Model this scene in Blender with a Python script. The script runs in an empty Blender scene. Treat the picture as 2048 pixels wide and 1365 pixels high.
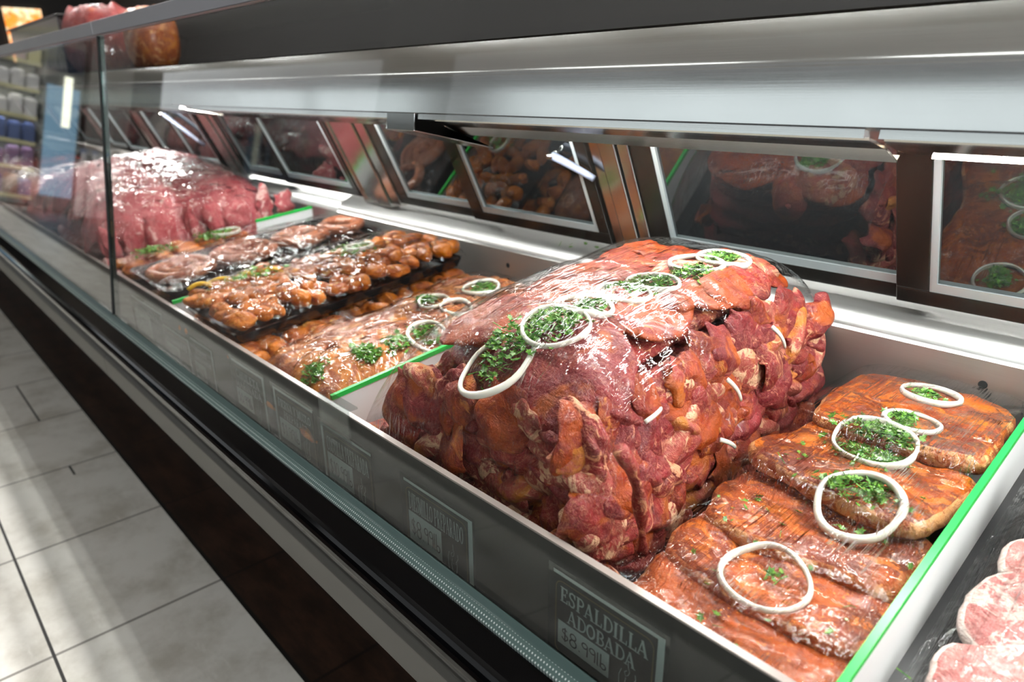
import bpy, math, random
from mathutils import Vector, Matrix, noise
rng = random.Random(11)
S = bpy.context.scene
COL = S.collection

# ------------------------------------------------------------------ camera
R = ((0.68147277, 0.24522132, -0.68953707),
     (0.73181042, -0.23728815, 0.6388645),
     (-0.00695578, -0.93997917, -0.34116093))
CAM = Vector((0.0, 0.0, 1.16))
cd = bpy.data.cameras.new('camera'); cam = bpy.data.objects.new('camera', cd); COL.objects.link(cam)
cd.sensor_width = 36.0; cd.lens = 24.4915; cd.clip_start = 0.02; cd.clip_end = 60
m = Matrix(((R[0][0], -R[0][1], -R[0][2], CAM.x), (R[1][0], -R[1][1], -R[1][2], CAM.y),
            (R[2][0], -R[2][1], -R[2][2], CAM.z), (0, 0, 0, 1)))
cam.matrix_world = m
cd.dof.use_dof = True; cd.dof.focus_distance = 0.92; cd.dof.aperture_fstop = 4.0
S.camera = cam
# ------------------------------------------------------------------ view, world
S.view_settings.view_transform = 'Standard'; S.view_settings.look = 'None'
S.view_settings.gamma = 1.0; S.view_settings.use_curve_mapping = False
S.view_settings.exposure = 0.0
S.cycles.use_denoising = True
S.cycles.max_bounces = 9; S.cycles.diffuse_bounces = 3; S.cycles.glossy_bounces = 5
S.cycles.transmission_bounces = 6; S.cycles.transparent_max_bounces = 24
S.cycles.caustics_reflective = False; S.cycles.caustics_refractive = False
S.cycles.sample_clamp_indirect = 4.0
wd = bpy.data.worlds.new('world'); S.world = wd; wd.use_nodes = True
wd.node_tree.nodes['Background'].inputs[0].default_value = (0.6, 0.65, 0.7, 1)
wd.node_tree.nodes['Background'].inputs[1].default_value = 0.05
# light levels (watts per square metre style strengths of the emissive lamps)
E_CEIL = 5.0      # fluorescent troffers over the aisle
E_BACK = 125.0      # row over the counter
E_CASE = 86.0      # strip lamp inside the case
E_WINDOW = 8.0    # daylight window at the right end of the shop
E_COOL = 0.8       # lit coolers

# ------------------------------------------------------------------ node helpers
class NT:
    def __init__(s, name):
        s.m = bpy.data.materials.new(name); s.m.use_nodes = True
        s.t = s.m.node_tree; s.t.nodes.clear()
        s.out = s.t.nodes.new('ShaderNodeOutputMaterial')
    def n(s, typ, **kw):
        nd = s.t.nodes.new(typ)
        for k, v in kw.items():
            if k.startswith('i_'):
                s.set(nd.inputs[int(k[2:]) if k[2:].isdigit() else k[2:].replace('_', ' ')], v)
            else: setattr(nd, k, v)
        return nd
    def set(s, sock, v):
        if isinstance(v, bpy.types.NodeSocket): s.t.links.new(v, sock)
        elif isinstance(v, (tuple, list)):
            if len(v) == 3 and sock.type == 'RGBA': v = (*v, 1)
            sock.default_value = v
        else: sock.default_value = v
    def math(s, op, a, b=None, c=None, clamp=False):
        nd = s.t.nodes.new('ShaderNodeMath'); nd.operation = op; nd.use_clamp = clamp
        s.set(nd.inputs[0], a)
        if b is not None: s.set(nd.inputs[1], b)
        if c is not None: s.set(nd.inputs[2], c)
        return nd.outputs[0]
    def mix(s, f, a, b):
        nd = s.t.nodes.new('ShaderNodeMix'); nd.data_type = 'RGBA'
        s.set(nd.inputs[0], f); s.set(nd.inputs[6], a); s.set(nd.inputs[7], b)
        return nd.outputs[2]
    def ramp(s, f, a, b):
        nd = s.t.nodes.new('ShaderNodeMapRange'); nd.interpolation_type = 'SMOOTHSTEP'
        s.set(nd.inputs[0], f); nd.inputs[1].default_value = a; nd.inputs[2].default_value = b
        return nd.outputs[0]
    def obj(s): return s.n('ShaderNodeTexCoord').outputs['Object']
    def pos(s): return s.n('ShaderNodeNewGeometry').outputs['Position']
    def scale(s, v, sc, loc=(0, 0, 0), rot=(0, 0, 0)):
        nd = s.n('ShaderNodeMapping'); s.set(nd.inputs[0], v)
        nd.inputs['Scale'].default_value = sc; nd.inputs['Location'].default_value = loc
        nd.inputs['Rotation'].default_value = rot
        return nd.outputs[0]
    def noise(s, v, scale=5, detail=3, rough=0.5, dist=0.0):
        nd = s.n('ShaderNodeTexNoise'); s.set(nd.inputs['Vector'], v)
        nd.inputs['Scale'].default_value = scale; nd.inputs['Detail'].default_value = detail
        nd.inputs['Roughness'].default_value = rough; nd.inputs['Distortion'].default_value = dist
        return nd.outputs[0]
    def bump(s, h, strength=0.3, dist=0.01, normal=None):
        nd = s.n('ShaderNodeBump'); s.set(nd.inputs['Height'], h)
        nd.inputs['Strength'].default_value = strength; nd.inputs['Distance'].default_value = dist
        if normal is not None: s.set(nd.inputs['Normal'], normal)
        return nd.outputs[0]
    def bsdf(s, color, rough=0.5, metal=0.0, normal=None, spec=0.5, coat=0.0, coat_rough=0.1, sss=0.0, emit=None, estr=0.0, ior=None):
        b = s.n('ShaderNodeBsdfPrincipled')
        s.set(b.inputs['Base Color'], color); s.set(b.inputs['Roughness'], rough); s.set(b.inputs['Metallic'], metal)
        s.set(b.inputs['Specular IOR Level'], spec); s.set(b.inputs['Coat Weight'], coat); b.inputs['Coat Roughness'].default_value = coat_rough
        if ior: b.inputs['IOR'].default_value = ior
        if normal is not None: s.set(b.inputs['Normal'], normal)
        if sss: 
            b.inputs['Subsurface Weight'].default_value = sss; b.inputs['Subsurface Radius'].default_value = (0.012, 0.004, 0.002); b.inputs['Subsurface Scale'].default_value = 0.5
        if emit is not None:
            s.set(b.inputs['Emission Color'], emit); s.set(b.inputs['Emission Strength'], estr)
        s.t.links.new(b.outputs[0], s.out.inputs[0]); return b
    def finish(s, shader): s.t.links.new(shader, s.out.inputs[0]); return s.m
    def facing(s, f0, normal=None):
        g = s.n('ShaderNodeNewGeometry')
        d = s.n('ShaderNodeVectorMath', operation='DOT_PRODUCT')
        s.set(d.inputs[0], normal if normal is not None else g.outputs['Normal']); s.set(d.inputs[1], g.outputs['Incoming'])
        c = s.math('SUBTRACT', 1.0, s.math('ABSOLUTE', d.outputs['Value']), clamp=True)
        p = s.math('POWER', c, 5.0)
        return s.math('ADD', s.math('MULTIPLY', p, 1 - f0), f0)

M = {}
def simple(name, col, rough=0.5, metal=0.0, **kw):
    t = NT(name); t.bsdf(col, rough, metal, **kw); M[name] = t.m; return t.m
def emitter(name, col, st):
    t = NT(name); e = t.n('ShaderNodeEmission', i_Color=col, i_Strength=st); M[name] = t.finish(e.outputs[0])

def steel(name, col=(0.56, 0.57, 0.57), r0=0.2, r1=0.34, mirror=False):
    t = NT(name); p = t.pos()
    br = t.noise(t.scale(p, (6, 900, 900)), 1.0, 2, 0.5)
    sm = t.noise(p, 5.0, 4, 0.6)
    ro = t.math('ADD', t.math('MULTIPLY', br, (r1 - r0)), t.math('ADD', r0 - 0.03, t.math('MULTIPLY', sm, 0.06)))
    c = t.mix(t.ramp(br, 0.3, 0.7), tuple(x * 0.97 for x in col), tuple(min(1, x * 1.02) for x in col))
    b = t.bsdf(c, ro, 1.0, normal=t.bump(br, 0.03, 0.0005))
    b.inputs['Anisotropic'].default_value = 0.0
    M[name] = t.m
steel('brushed_steel', (0.82, 0.83, 0.83), 0.14, 0.21); steel('bright_steel', (0.68, 0.68, 0.66), 0.12, 0.24)
steel('dull_steel', (0.62, 0.60, 0.57), 0.38, 0.48); steel('rail_steel', (0.40, 0.39, 0.41), 0.3, 0.42)
steel('ledge_steel', (0.72, 0.72, 0.71), 0.34, 0.46); steel('mirror_steel', (0.70, 0.66, 0.60), 0.10, 0.18); steel('satin_steel', (0.85, 0.84, 0.81), 0.45, 0.55)
steel('lid_steel', (0.10, 0.085, 0.07), 0.16, 0.26)

def glass(name, tint, f0=0.04, dust=0.0):
    t = NT(name); f = t.facing(f0)
    tr = t.n('ShaderNodeBsdfTransparent', i_Color=tint); gl = t.n('ShaderNodeBsdfGlossy', i_Roughness=0.0)
    mx = t.n('ShaderNodeMixShader', i_0=f, i_1=tr.outputs[0], i_2=gl.outputs[0]); sh = mx.outputs[0]
    if dust:
        sp = t.n('ShaderNodeTexVoronoi'); t.set(sp.inputs['Vector'], t.pos()); sp.inputs['Scale'].default_value = 60
        k = t.math('MULTIPLY', t.math('LESS_THAN', sp.outputs['Distance'], 0.05), dust)
        df = t.n('ShaderNodeBsdfDiffuse', i_Color=(.8, .85, .9, 1))
        mx = t.n('ShaderNodeMixShader', i_0=k, i_1=sh, i_2=df.outputs[0]); sh = mx.outputs[0]
    M[name] = t.finish(sh)
glass('front_glass', (0.97, 0.985, 0.98, 1), 0.020)
glass('top_glass', (0.9, 0.92, 0.92, 1), 0.015); glass('glass_edge', (0.55, 0.72, 0.68, 1), 0.08)
glass('acrylic', (0.85, 0.88, 0.88, 1), 0.05); glass('sleeve', (0.8, 0.84, 0.83, 1), 0.04)
# dark mirrored rear doors
t = NT('dark_door_glass')
gl = t.n('ShaderNodeBsdfGlossy', i_Color=(0.8, 0.85, 0.85, 1), i_Roughness=0.03)
df = t.n('ShaderNodeBsdfDiffuse', i_Color=(0.012, 0.013, 0.014, 1))
mx = t.n('ShaderNodeMixShader', i_0=t.facing(0.16), i_1=df.outputs[0], i_2=gl.outputs[0]); M['dark_door_glass'] = t.finish(mx.outputs[0])

def film(name, rot=0.0, f0=0.042, st=0.9, freq=(110, 3.0, 30), milk=0.004, rough=0.03, bd=0.010, h2w=0.15, h2s=26):
    t = NT(name); p = t.pos()
    v = t.scale(p, freq, rot=(0, 0, rot))
    w = t.noise(p, 14, 2, 0.5)
    h1 = t.noise(v, 1.0, 3, 0.6, 0.4)
    h2 = t.noise(p, h2s, 3, 0.55, 0.6)
    msk = t.ramp(w, 0.40, 0.62)
    h = t.math('ADD', t.math('MULTIPLY', h1, t.math('ADD', 0.25, msk)), t.math('MULTIPLY', h2, h2w))
    nb = t.bump(h, st, bd)
    f = t.facing(f0, nb)
    tr = t.n('ShaderNodeBsdfTransparent', i_Color=(0.985, 0.985, 0.985, 1))
    gl = t.n('ShaderNodeBsdfGlossy', i_Roughness=rough); t.set(gl.inputs['Normal'], nb)
    df = t.n('ShaderNodeBsdfTranslucent', i_Color=(0.9, 0.9, 0.9, 1))
    a = t.n('ShaderNodeMixShader', i_0=f, i_1=tr.outputs[0], i_2=gl.outputs[0])
    b = t.n('ShaderNodeMixShader', i_0=milk, i_1=a.outputs[0], i_2=df.outputs[0])
    M[name] = t.finish(b.outputs[0])
film('cling_film'); film('cling_film_diagonal', 0.45, 0.03, 0.9, (110, 3.0, 30), 0.002, 0.03, 0.008); film('streaked_film', 0.12, 0.05, 1.0, (150, 4, 30), 0.002, 0.03, 0.022, 0.22); film('crinkled_film', 0.2, 0.034, 1.0, (45, 5, 30), 0.003, 0.05, 0.020, 0.6, 13)

def meat(name, lean_a, lean_b, fat, marin, fat_lo, mar_lo, rough=0.38, scale=1.0, coat=0.12, fibre=0.8, sss=0.0, speck=None, veins=0.3):
    t = NT(name); o = t.obj(); info = t.n('ShaderNodeObjectInfo'); rnd = info.outputs['Random']
    off = t.n('ShaderNodeVectorMath', operation='ADD'); t.set(off.inputs[0], o)
    cmb = t.n('ShaderNodeCombineXYZ'); t.set(cmb.inputs[0], t.math('MULTIPLY', rnd, 13.0)); t.set(cmb.inputs[1], t.math('MULTIPLY', rnd, 7.0)); t.set(off.inputs[1], cmb.outputs[0])
    v = off.outputs[0]
    fib = t.noise(t.scale(v, (420 * scale, 60 * scale, 300 * scale), rot=(0.2, 0.3, 0.5)), 1.0, 3, 0.6, 0.8)
    n1 = t.noise(v, 16 * scale, 5, 0.6, 0.7)
    n2 = t.noise(v, 34 * scale, 6, 0.66, 1.2)
    n3 = t.noise(v, 21 * scale, 5, 0.6, 0.5)
    lean = t.mix(t.ramp(n1, 0.3, 0.7), lean_a, lean_b)
    lean = t.mix(t.math('MULTIPLY', t.ramp(fib, 0.45, 0.75), 0.35 * fibre), lean, fat)
    sh = t.math('MULTIPLY', t.math('SUBTRACT', rnd, 0.5), 0.16)
    fm = t.ramp(t.math('ADD', n2, sh), fat_lo, fat_lo + 0.07)
    c = t.mix(fm, lean, fat)
    vn = t.noise(t.scale(v, (1, 1.8, 1)), 24 * scale, 4, 0.6, 1.6); vein = t.ramp(t.math('ABSOLUTE', t.math('SUBTRACT', vn, 0.5)), 0.022, 0.006)
    c = t.mix(t.math('MULTIPLY', vein, veins), c, fat)
    mm = t.ramp(t.math('SUBTRACT', n3, sh), mar_lo, mar_lo + 0.16)
    c = t.mix(t.math('MULTIPLY', mm, 0.8), c, marin)
    if speck:
        vo = t.n('ShaderNodeTexVoronoi'); t.set(vo.inputs['Vector'], v); vo.inputs['Scale'].default_value = 120
        c = t.mix(t.math('LESS_THAN', vo.outputs['Distance'], 0.16), c, speck)
    h = t.math('ADD', t.math('MULTIPLY', fib, 0.4 * fibre), n2)
    nb = t.bump(t.math('ADD', h, t.math('MULTIPLY', vn, 0.8)), 0.9, 0.007)
    ro = t.math('ADD', rough - 0.1, t.math('MULTIPLY', n1, 0.25))
    t.bsdf(c, ro, 0.0, normal=nb, coat=coat, coat_rough=0.12, sss=sss)
    M[name] = t.m
meat('red_beef', (0.15, 0.004, 0.007), (0.31, 0.013, 0.014), (0.68, 0.30, 0.16), (0.50, 0.12, 0.002), 0.58, 0.54)
meat('orange_beef', (0.15, 0.004, 0.003), (0.27, 0.014, 0.004), (0.52, 0.17, 0.035), (0.40, 0.062, 0.0008), 0.61, 0.43)
meat('fatty_beef', (0.30, 0.03, 0.026), (0.44, 0.075, 0.055), (0.74, 0.42, 0.25), (0.54, 0.19, 0.006), 0.53, 0.52)
meat('purple_beef', (0.15, 0.003, 0.009), (0.26, 0.010, 0.016), (0.60, 0.22, 0.14), (0.46, 0.09, 0.003), 0.60, 0.58)
meat('adobo_steak', (0.13, 0.018, 0.005), (0.25, 0.032, 0.005), (0.60, 0.15, 0.006), (0.48, 0.085, 0.002), 0.56, 0.42, rough=0.32, scale=0.9, fibre=0.35, speck=(0.7, 0.2, 0.02))
meat('adobo_edge', (0.30, 0.05, 0.010), (0.45, 0.10, 0.015), (0.68, 0.32, 0.12), (0.6, 0.16, 0.01), 0.52, 0.55)
meat('pork', (0.46, 0.10, 0.10), (0.60, 0.20, 0.18), (0.82, 0.58, 0.52), (0.6, 0.2, 0.18), 0.58, 0.75, rough=0.35)
meat('pork_fat', (0.84, 0.62, 0.55), (0.88, 0.70, 0.64), (0.9, 0.76, 0.7), (0.86, 0.66, 0.6), 0.60, 0.8, rough=0.4, fibre=0.1)
meat('pork_slab', (0.40, 0.035, 0.05), (0.56, 0.12, 0.13), (0.80, 0.50, 0.46), (0.5, 0.08, 0.08), 0.56, 0.72)
meat('chicken', (0.26, 0.040, 0.004), (0.44, 0.090, 0.004), (0.70, 0.34, 0.08), (0.64, 0.18, 0.001), 0.60, 0.40, coat=0.4, fibre=0.2)
meat('rib_meat', (0.24, 0.045, 0.012), (0.38, 0.085, 0.02), (0.66, 0.30, 0.12), (0.60, 0.19, 0.004), 0.56, 0.48, coat=0.5)
meat('sausage', (0.30, 0.08, 0.032), (0.40, 0.125, 0.05), (0.55, 0.25, 0.13), (0.42, 0.11, 0.03), 0.60, 0.66, coat=0.9, fibre=0.05)
t = NT('onion'); p = t.obj(); n_ = t.noise(p, 60, 2); t.bsdf(t.mix(n_, (0.80, 0.76, 0.62), (0.92, 0.90, 0.84)), 0.25, coat=0.5, sss=0.15); M['onion'] = t.m
t = NT('cilantro'); p = t.obj(); n_ = t.noise(p, 160, 2); t.bsdf(t.mix(t.ramp(n_, 0.3, 0.7), (0.022, 0.13, 0.008), (0.19, 0.40, 0.05)), 0.4, coat=0.3); M['cilantro'] = t.m
simple('green_trim', (0.02, 0.50, 0.075), 0.3); simple('white_board', (0.80, 0.80, 0.80), 0.35)
simple('black_tray', (0.012, 0.012, 0.013), 0.18, coat=0.5); simple('black_gloss', (0.002, 0.002, 0.0025), 0.10, spec=0.22)
simple('grey_bumper', (0.085, 0.082, 0.072), 0.5); simple('black_frame', (0.008, 0.007, 0.006), 0.25)
simple('alu_bead', (0.55, 0.62, 0.64), 0.3, 0.6); simple('blue_plastic', (0.17, 0.19, 0.26), 0.45)
simple('rubber', (0.01, 0.01, 0.01), 0.6); simple('hole_dark', (0.004, 0.004, 0.004), 0.8)
simple('inner_panel', (0.012, 0.014, 0.013), 0.4); simple('deck', (0.02, 0.02, 0.022), 0.3)
simple('card_black', (0.012, 0.012, 0.012), 0.4); simple('card_white', (0.85, 0.90, 0.88), 0.5)
simple('card_gold', (0.30, 0.22, 0.09), 0.4); simple('ink', (0.01, 0.01, 0.01), 0.5); simple('card_navy', (0.008, 0.02, 0.05), 0.4)
simple('lip_plastic', (0.32, 0.27, 0.25), 0.2); simple('bead_water', (0.75, 0.80, 0.85), 0.05, spec=0.8); simple('yellow_pepper', (0.70, 0.42, 0.02), 0.25, coat=0.5); simple('lip_white', (0.75, 0.75, 0.72), 0.4); simple('kick', (0.006, 0.005, 0.005), 0.5)
t = NT('dotted_strip'); p = t.pos()
vo = t.n('ShaderNodeTexVoronoi', feature='F1'); vo.inputs['Randomness'].default_value = 0.0; vo.inputs['Scale'].default_value = 1.0
t.set(vo.inputs['Vector'], t.scale(p, (230, 230, 0)))
k = t.math('LESS_THAN', vo.outputs['Distance'], 0.20)
t.bsdf(t.mix(k, (0.10, 0.16, 0.15), (0.75, 0.82, 0.80)), 0.3); M['dotted_strip'] = t.m
simple('rail_green', (0.07, 0.12, 0.112), 0.3, coat=0.2)
# floor
t = NT('floor_tiles'); p = t.pos(); sx = t.n('ShaderNodeSeparateXYZ'); t.set(sx.inputs[0], p); X, Y = sx.outputs[0], sx.outputs[1]
PX = 0.456
u = t.math('DIVIDE', t.math('ADD', X, 1.563), PX); row = t.math('FLOOR', u); fu = t.math('SUBTRACT', u, row)
par = t.math('MULTIPLY', t.math('LESS_THAN', X, -2.40), t.math('ABSOLUTE', t.math('MODULO', t.math('ADD', row, 41.0), 2.0)))
shift = t.math('MULTIPLY', t.math('SUBTRACT', 1.0, par), 0.0)
yy = t.math('SUBTRACT', t.math('SUBTRACT', Y, 0.077), t.math('MULTIPLY', par, 0.224))
vv = t.math('DIVIDE', yy, PX); fv = t.math('SUBTRACT', vv, t.math('FLOOR', vv))
def edge(f, w): return t.math('ADD', t.math('LESS_THAN', f, w), t.math('GREATER_THAN', f, 1 - w), clamp=True)
gx = edge(fu, 0.009); gy = edge(fv, 0.007)
dark = t.math('MAXIMUM', t.math('GREATER_THAN', Y, 0.446), t.math('LESS_THAN', Y, -0.74))  # second term: unseen dark field, added to darken reflections in the front glass
gy = t.math('MULTIPLY', gy, t.math('SUBTRACT', 1.0, dark))
gb = t.math('LESS_THAN', t.math('ABSOLUTE', t.math('SUBTRACT', Y, 0.447)), 0.005)
gx2 = t.math('MULTIPLY', gx, 1.0)
n1 = t.noise(p, 5, 6, 0.65); n2 = t.noise(t.scale(p, (3, 9, 1)), 2.2, 5, 0.7)
lt = t.mix(t.ramp(n1, 0.4, 0.72), (0.80, 0.78, 0.72), (0.55, 0.52, 0.45)); lt = t.mix(t.ramp(n2, 0.55, 0.8), lt, (0.84, 0.82, 0.76))
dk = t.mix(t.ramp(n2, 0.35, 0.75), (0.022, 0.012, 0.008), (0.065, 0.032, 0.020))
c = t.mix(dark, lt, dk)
c = t.mix(t.math('MULTIPLY', gx2, 0.8), c, t.mix(dark, (0.16, 0.14, 0.12), (0.008, 0.006, 0.005)))
c = t.mix(t.math('MAXIMUM', gy, gb), c, (0.010, 0.009, 0.008))
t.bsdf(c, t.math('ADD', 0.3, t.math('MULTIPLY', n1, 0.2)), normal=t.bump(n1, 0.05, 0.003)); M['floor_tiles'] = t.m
simple('ceiling_paint', (0.40, 0.37, 0.33), 0.8); simple('wall_cream', (0.30, 0.29, 0.27), 0.6); simple('wall_brown', (0.035, 0.022, 0.014), 0.4)
simple('wall_dark', (0.012, 0.011, 0.011), 0.7); simple('pillar_grey', (0.20, 0.21, 0.20), 0.5); simple('pillar_dark', (0.06, 0.055, 0.05), 0.5)
emitter('tube_light', (1.0, 0.98, 0.94, 1), E_CEIL); emitter('tube_light_back', (1.0, 0.98, 0.94, 1), E_BACK)
emitter('window_glow', (0.92, 0.96, 1.0, 1), E_WINDOW); emitter('case_lamp_near', (1.0, 0.985, 0.95, 1), E_CASE * 1.3); emitter('case_lamp', (1.0, 0.985, 0.95, 1), E_CASE); emitter('cooler_glow', (0.35, 0.62, 0.85, 1), E_COOL)
emitter('canopy_fill_glow', (0.93, 0.97, 1.0, 1), 1.2)  # glow of the added panels that the canopy reflects
emitter('strip_glow', (1.0, 1.0, 0.8, 1), 3.0); emitter('shelf_fill_glow', (1.0, 0.98, 0.95, 1), 30.0)
t = NT('menu_glow'); p = t.obj(); n_ = t.noise(p, 5, 3, 0.6); n2 = t.noise(p, 11, 2)
cc = t.mix(t.ramp(n_, 0.42, 0.62), (1.0, 0.30, 0.04), (1.0, 0.86, 0.55)); cc = t.mix(t.ramp(n2, 0.55, 0.75), cc, (0.9, 0.16, 0.02))
e = t.n('ShaderNodeEmission', i_Color=cc, i_Strength=1.6); M['menu_glow'] = t.finish(e.outputs[0])

# ------------------------------------------------------------------ mesh helpers
class MB:
    def __init__(s): s.v = []; s.f = []; s.mi = []
    def add(s, vs, fs, mi=0):
        b = len(s.v); s.v += [tuple(x) for x in vs]; s.f += [tuple(i + b for i in f) for f in fs]; s.mi += [mi] * len(fs)
    def box(s, x0, x1, y0, y1, z0, z1, mi=0):
        s.add([(x0, y0, z0), (x1, y0, z0), (x1, y1, z0), (x0, y1, z0), (x0, y0, z1), (x1, y0, z1), (x1, y1, z1), (x0, y1, z1)],
              [(0, 3, 2, 1), (4, 5, 6, 7), (0, 1, 5, 4), (1, 2, 6, 5), (2, 3, 7, 6), (3, 0, 4, 7)], mi)
    def extr(s, prof, x0, x1, closed=True, mi=0):
        """profile of (y,z) swept along x"""
        n = len(prof); vs = [(x0, y, z) for y, z in prof] + [(x1, y, z) for y, z in prof]
        fs = [(i, (i + 1) % n, n + (i + 1) % n, n + i) for i in range(n if closed else n - 1)]
        if closed: fs += [tuple(range(n))[::-1], tuple(range(n, 2 * n))]
        s.add(vs, fs, mi)
    def sheet(s, prof, x0, x1, th, nx=1):
        """open profile thickened by th on its left-normal side"""
        off = []
        for i, (y, z) in enumerate(prof):
            a = prof[max(0, i - 1)]; b = prof[min(len(prof) - 1, i + 1)]
            d = Vector((b[0] - a[0], b[1] - a[1])); d.normalize(); off.append((y - d.y * th, z + d.x * th))
        s.extr(list(prof) + off[::-1], x0, x1)
    def tube(s, pts, r, seg=10, closed=False, squash=1.0):
        pts = [Vector(p) for p in pts]; n = len(pts); rings = []
        up = Vector((0, 0, 1))
        for i, p in enumerate(pts):
            a = pts[(i - 1) % n] if closed or i > 0 else p; b = pts[(i + 1) % n] if closed or i < n - 1 else p
            d = (b - a).normalized(); sd = d.cross(up)
            if sd.length < 1e-4: sd = d.cross(Vector((1, 0, 0)))
            sd.normalize(); u = sd.cross(d)
            rr = r(i / max(1, n - 1)) if callable(r) else r
            rings.append([p + sd * (rr * math.cos(2 * math.pi * k / seg)) + u * (rr * squash * math.sin(2 * math.pi * k / seg)) for k in range(seg)])
        vs = [v for rg in rings for v in rg]; fs = []
        for i in range(n if closed else n - 1):
            j = (i + 1) % n
            fs += [(i * seg + k, i * seg + (k + 1) % seg, j * seg + (k + 1) % seg, j * seg + k) for k in range(seg)]
        if not closed: fs += [tuple(range(seg))[::-1], tuple((n - 1) * seg + k for k in range(seg))]
        s.add(vs, fs)
    def build(s, name, mat, parent=None, smooth=False, bevel=0.0, origin=True):
        me = bpy.data.meshes.new(name)
        c = Vector((0, 0, 0))
        if parent is not None: c = parent.location.copy()
        elif origin and s.v:
            xs = [v[0] for v in s.v]; ys = [v[1] for v in s.v]; zs = [v[2] for v in s.v]
            c = Vector(((min(xs) + max(xs)) / 2, (min(ys) + max(ys)) / 2, min(zs)))
        me.from_pydata([(v[0] - c.x, v[1] - c.y, v[2] - c.z) for v in s.v], [], s.f); me.update()
        mats = mat if isinstance(mat, (list, tuple)) else [mat]
        for k in mats: me.materials.append(M[k] if isinstance(k, str) else k)
        if len(mats) > 1: me.polygons.foreach_set('material_index', s.mi)
        if smooth: me.polygons.foreach_set('use_smooth', [True] * len(me.polygons))
        o = bpy.data.objects.new(name, me); COL.objects.link(o)
        if parent is not None: o.parent = parent
        else: o.location = c
        if bevel:
            b = o.modifiers.new('bevel', 'BEVEL'); b.width = bevel; b.segments = 2; b.limit_method = 'ANGLE'
        return o
def tag(o, label, cat, group=None, kind=None):
    o['label'] = label; o['category'] = cat
    if group: o['group'] = group
    if kind: o['kind'] = kind
    return o
def empty(name, loc, label, cat, group=None):
    o = bpy.data.objects.new(name, None); COL.objects.link(o); o.location = loc; o.empty_display_size = 0.05
    return tag(o, label, cat, group)
def struct(o): o['kind'] = 'structure'; return o
def N(p, s=1.0): return noise.noise(Vector(p) * s)
def pix(px, py):
    c = ((px - 1024), (py - 682.5), 1393.295)
    return Vector(tuple(R[i][0] * c[0] + R[i][1] * c[1] + R[i][2] * c[2] for i in range(3)))
def on_plane(px, py, z0, sl=0.114):
    r = pix(px, py); t_ = (z0 - 0.5 * sl - CAM.z) / (r.z - sl * r.y); return CAM + r * t_
def on_surf(px, py, zf, z0=0.75):
    """walk the sight line until it meets z = zf(x, y)"""
    r = pix(px, py).normalized(); d = 0.4
    while d < 4:
        p = CAM + r * d
        if p.z <= zf(p.x, p.y): return p
        d += 0.002
    return on_plane(px, py, z0)
def deck_z(y): return 0.605 + 0.114 * (y - 0.5)

# ------------------------------------------------------------------ room
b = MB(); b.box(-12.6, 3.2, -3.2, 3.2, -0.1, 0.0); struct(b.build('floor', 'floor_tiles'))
b = MB(); b.box(-12.6, 3.2, -3.2, 3.2, 3.0, 3.1); struct(b.build('ceiling', 'ceiling_paint'))
b = MB(); b.box(-12.6, 3.2, -3.3, -3.2, 0, 3.0); struct(b.build('wall_front', 'wall_brown'))
b = MB(); b.box(-12.6, 3.2, 3.2, 3.3, 0, 3.0); struct(b.build('wall_back', 'wall_dark'))
b = MB(); b.box(-12.7, -12.6, -3.3, 3.3, 0, 3.0); struct(b.build('wall_left', 'wall_dark'))
b = MB(); b.box(3.2, 3.3, -3.3, 3.3, 0, 3.0); struct(b.build('wall_right', 'wall_cream'))
b = MB(); b.box(3.17, 3.198, -1.9, .7, .9, 2.5); o = struct(b.build('window_1', 'window_glow'))
b = MB()
for y in (-1.95, -.62, .68): b.box(3.13, 3.198, y, y + .05, .85, 2.55)
b.box(3.13, 3.198, -1.95, .73, .85, .9); b.box(3.13, 3.198, -1.95, .73, 2.5, 2.55); struct(b.build('trim_3', 'white_board'))
b = MB(); b.box(-6.15, -5.05, -3.17, -2.84, 0, 2.99); struct(b.build('trim_1', 'pillar_dark'))
def ceiling_lamp(x0, x1, y0, y1, mat, label):
    e = empty('ceiling_light', ((x0 + x1) / 2, (y0 + y1) / 2, 2.93), label, 'ceiling light', 'ceiling troffers over the aisle')
    b = MB(); b.box(x0 - .03, x1 + .03, y0 - .03, y1 + .03, 2.96, 3.0); b.build('housing', 'white_board', e)
    b = MB(); b.box(x0, x1, y0, y1, 2.93, 2.958); b.build('diffuser', mat, e)
for i, x in enumerate((-10.6, -8.0, -5.9 + 1.0, -2.9 + .2, -.6, 1.6)):
    ceiling_lamp(x - .65, x + .65, -1.40, -1.17, 'tube_light', 'long white ceiling troffer over the aisle in front of the meat counter')
for x in (-9.0, -6.0, -3.0, -1.2, .6):
    for y in (.95, 1.08): ceiling_lamp(x - .62, x + .62, y, y + .045, 'tube_light_back', 'narrow bright ceiling tube over the meat counter')
for k, x in enumerate((-11.85, -10.55, -9.25, -7.95, -6.65, -4.55, -3.25, -1.95, -.65, .65, 1.95)):  # added, unseen: glowing panels over dark fronts brighten the canopy's steel
    e = empty('added_glow_cabinet', (x, -3.0, 0), 'added unseen dark cabinet with glowing panel that brightens the canopy', 'cooler', 'added glow cabinets across the aisle')
    b = MB(); b.box(x - .62, x + .62, -3.15, -2.9, 0, 2.55); b.build('cabinet', 'black_frame', e)
    b = MB(); b.box(x - .58, x + .58, -2.9, -2.885, .25, 1.75); b.build('added_dark_door', 'dark_door_glass', e)
    b = MB(); b.box(x - .651, x + .651, -2.9, -2.86, 1.80, 2.36); b.build('added_glow_panel', 'canopy_fill_glow', e)

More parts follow.
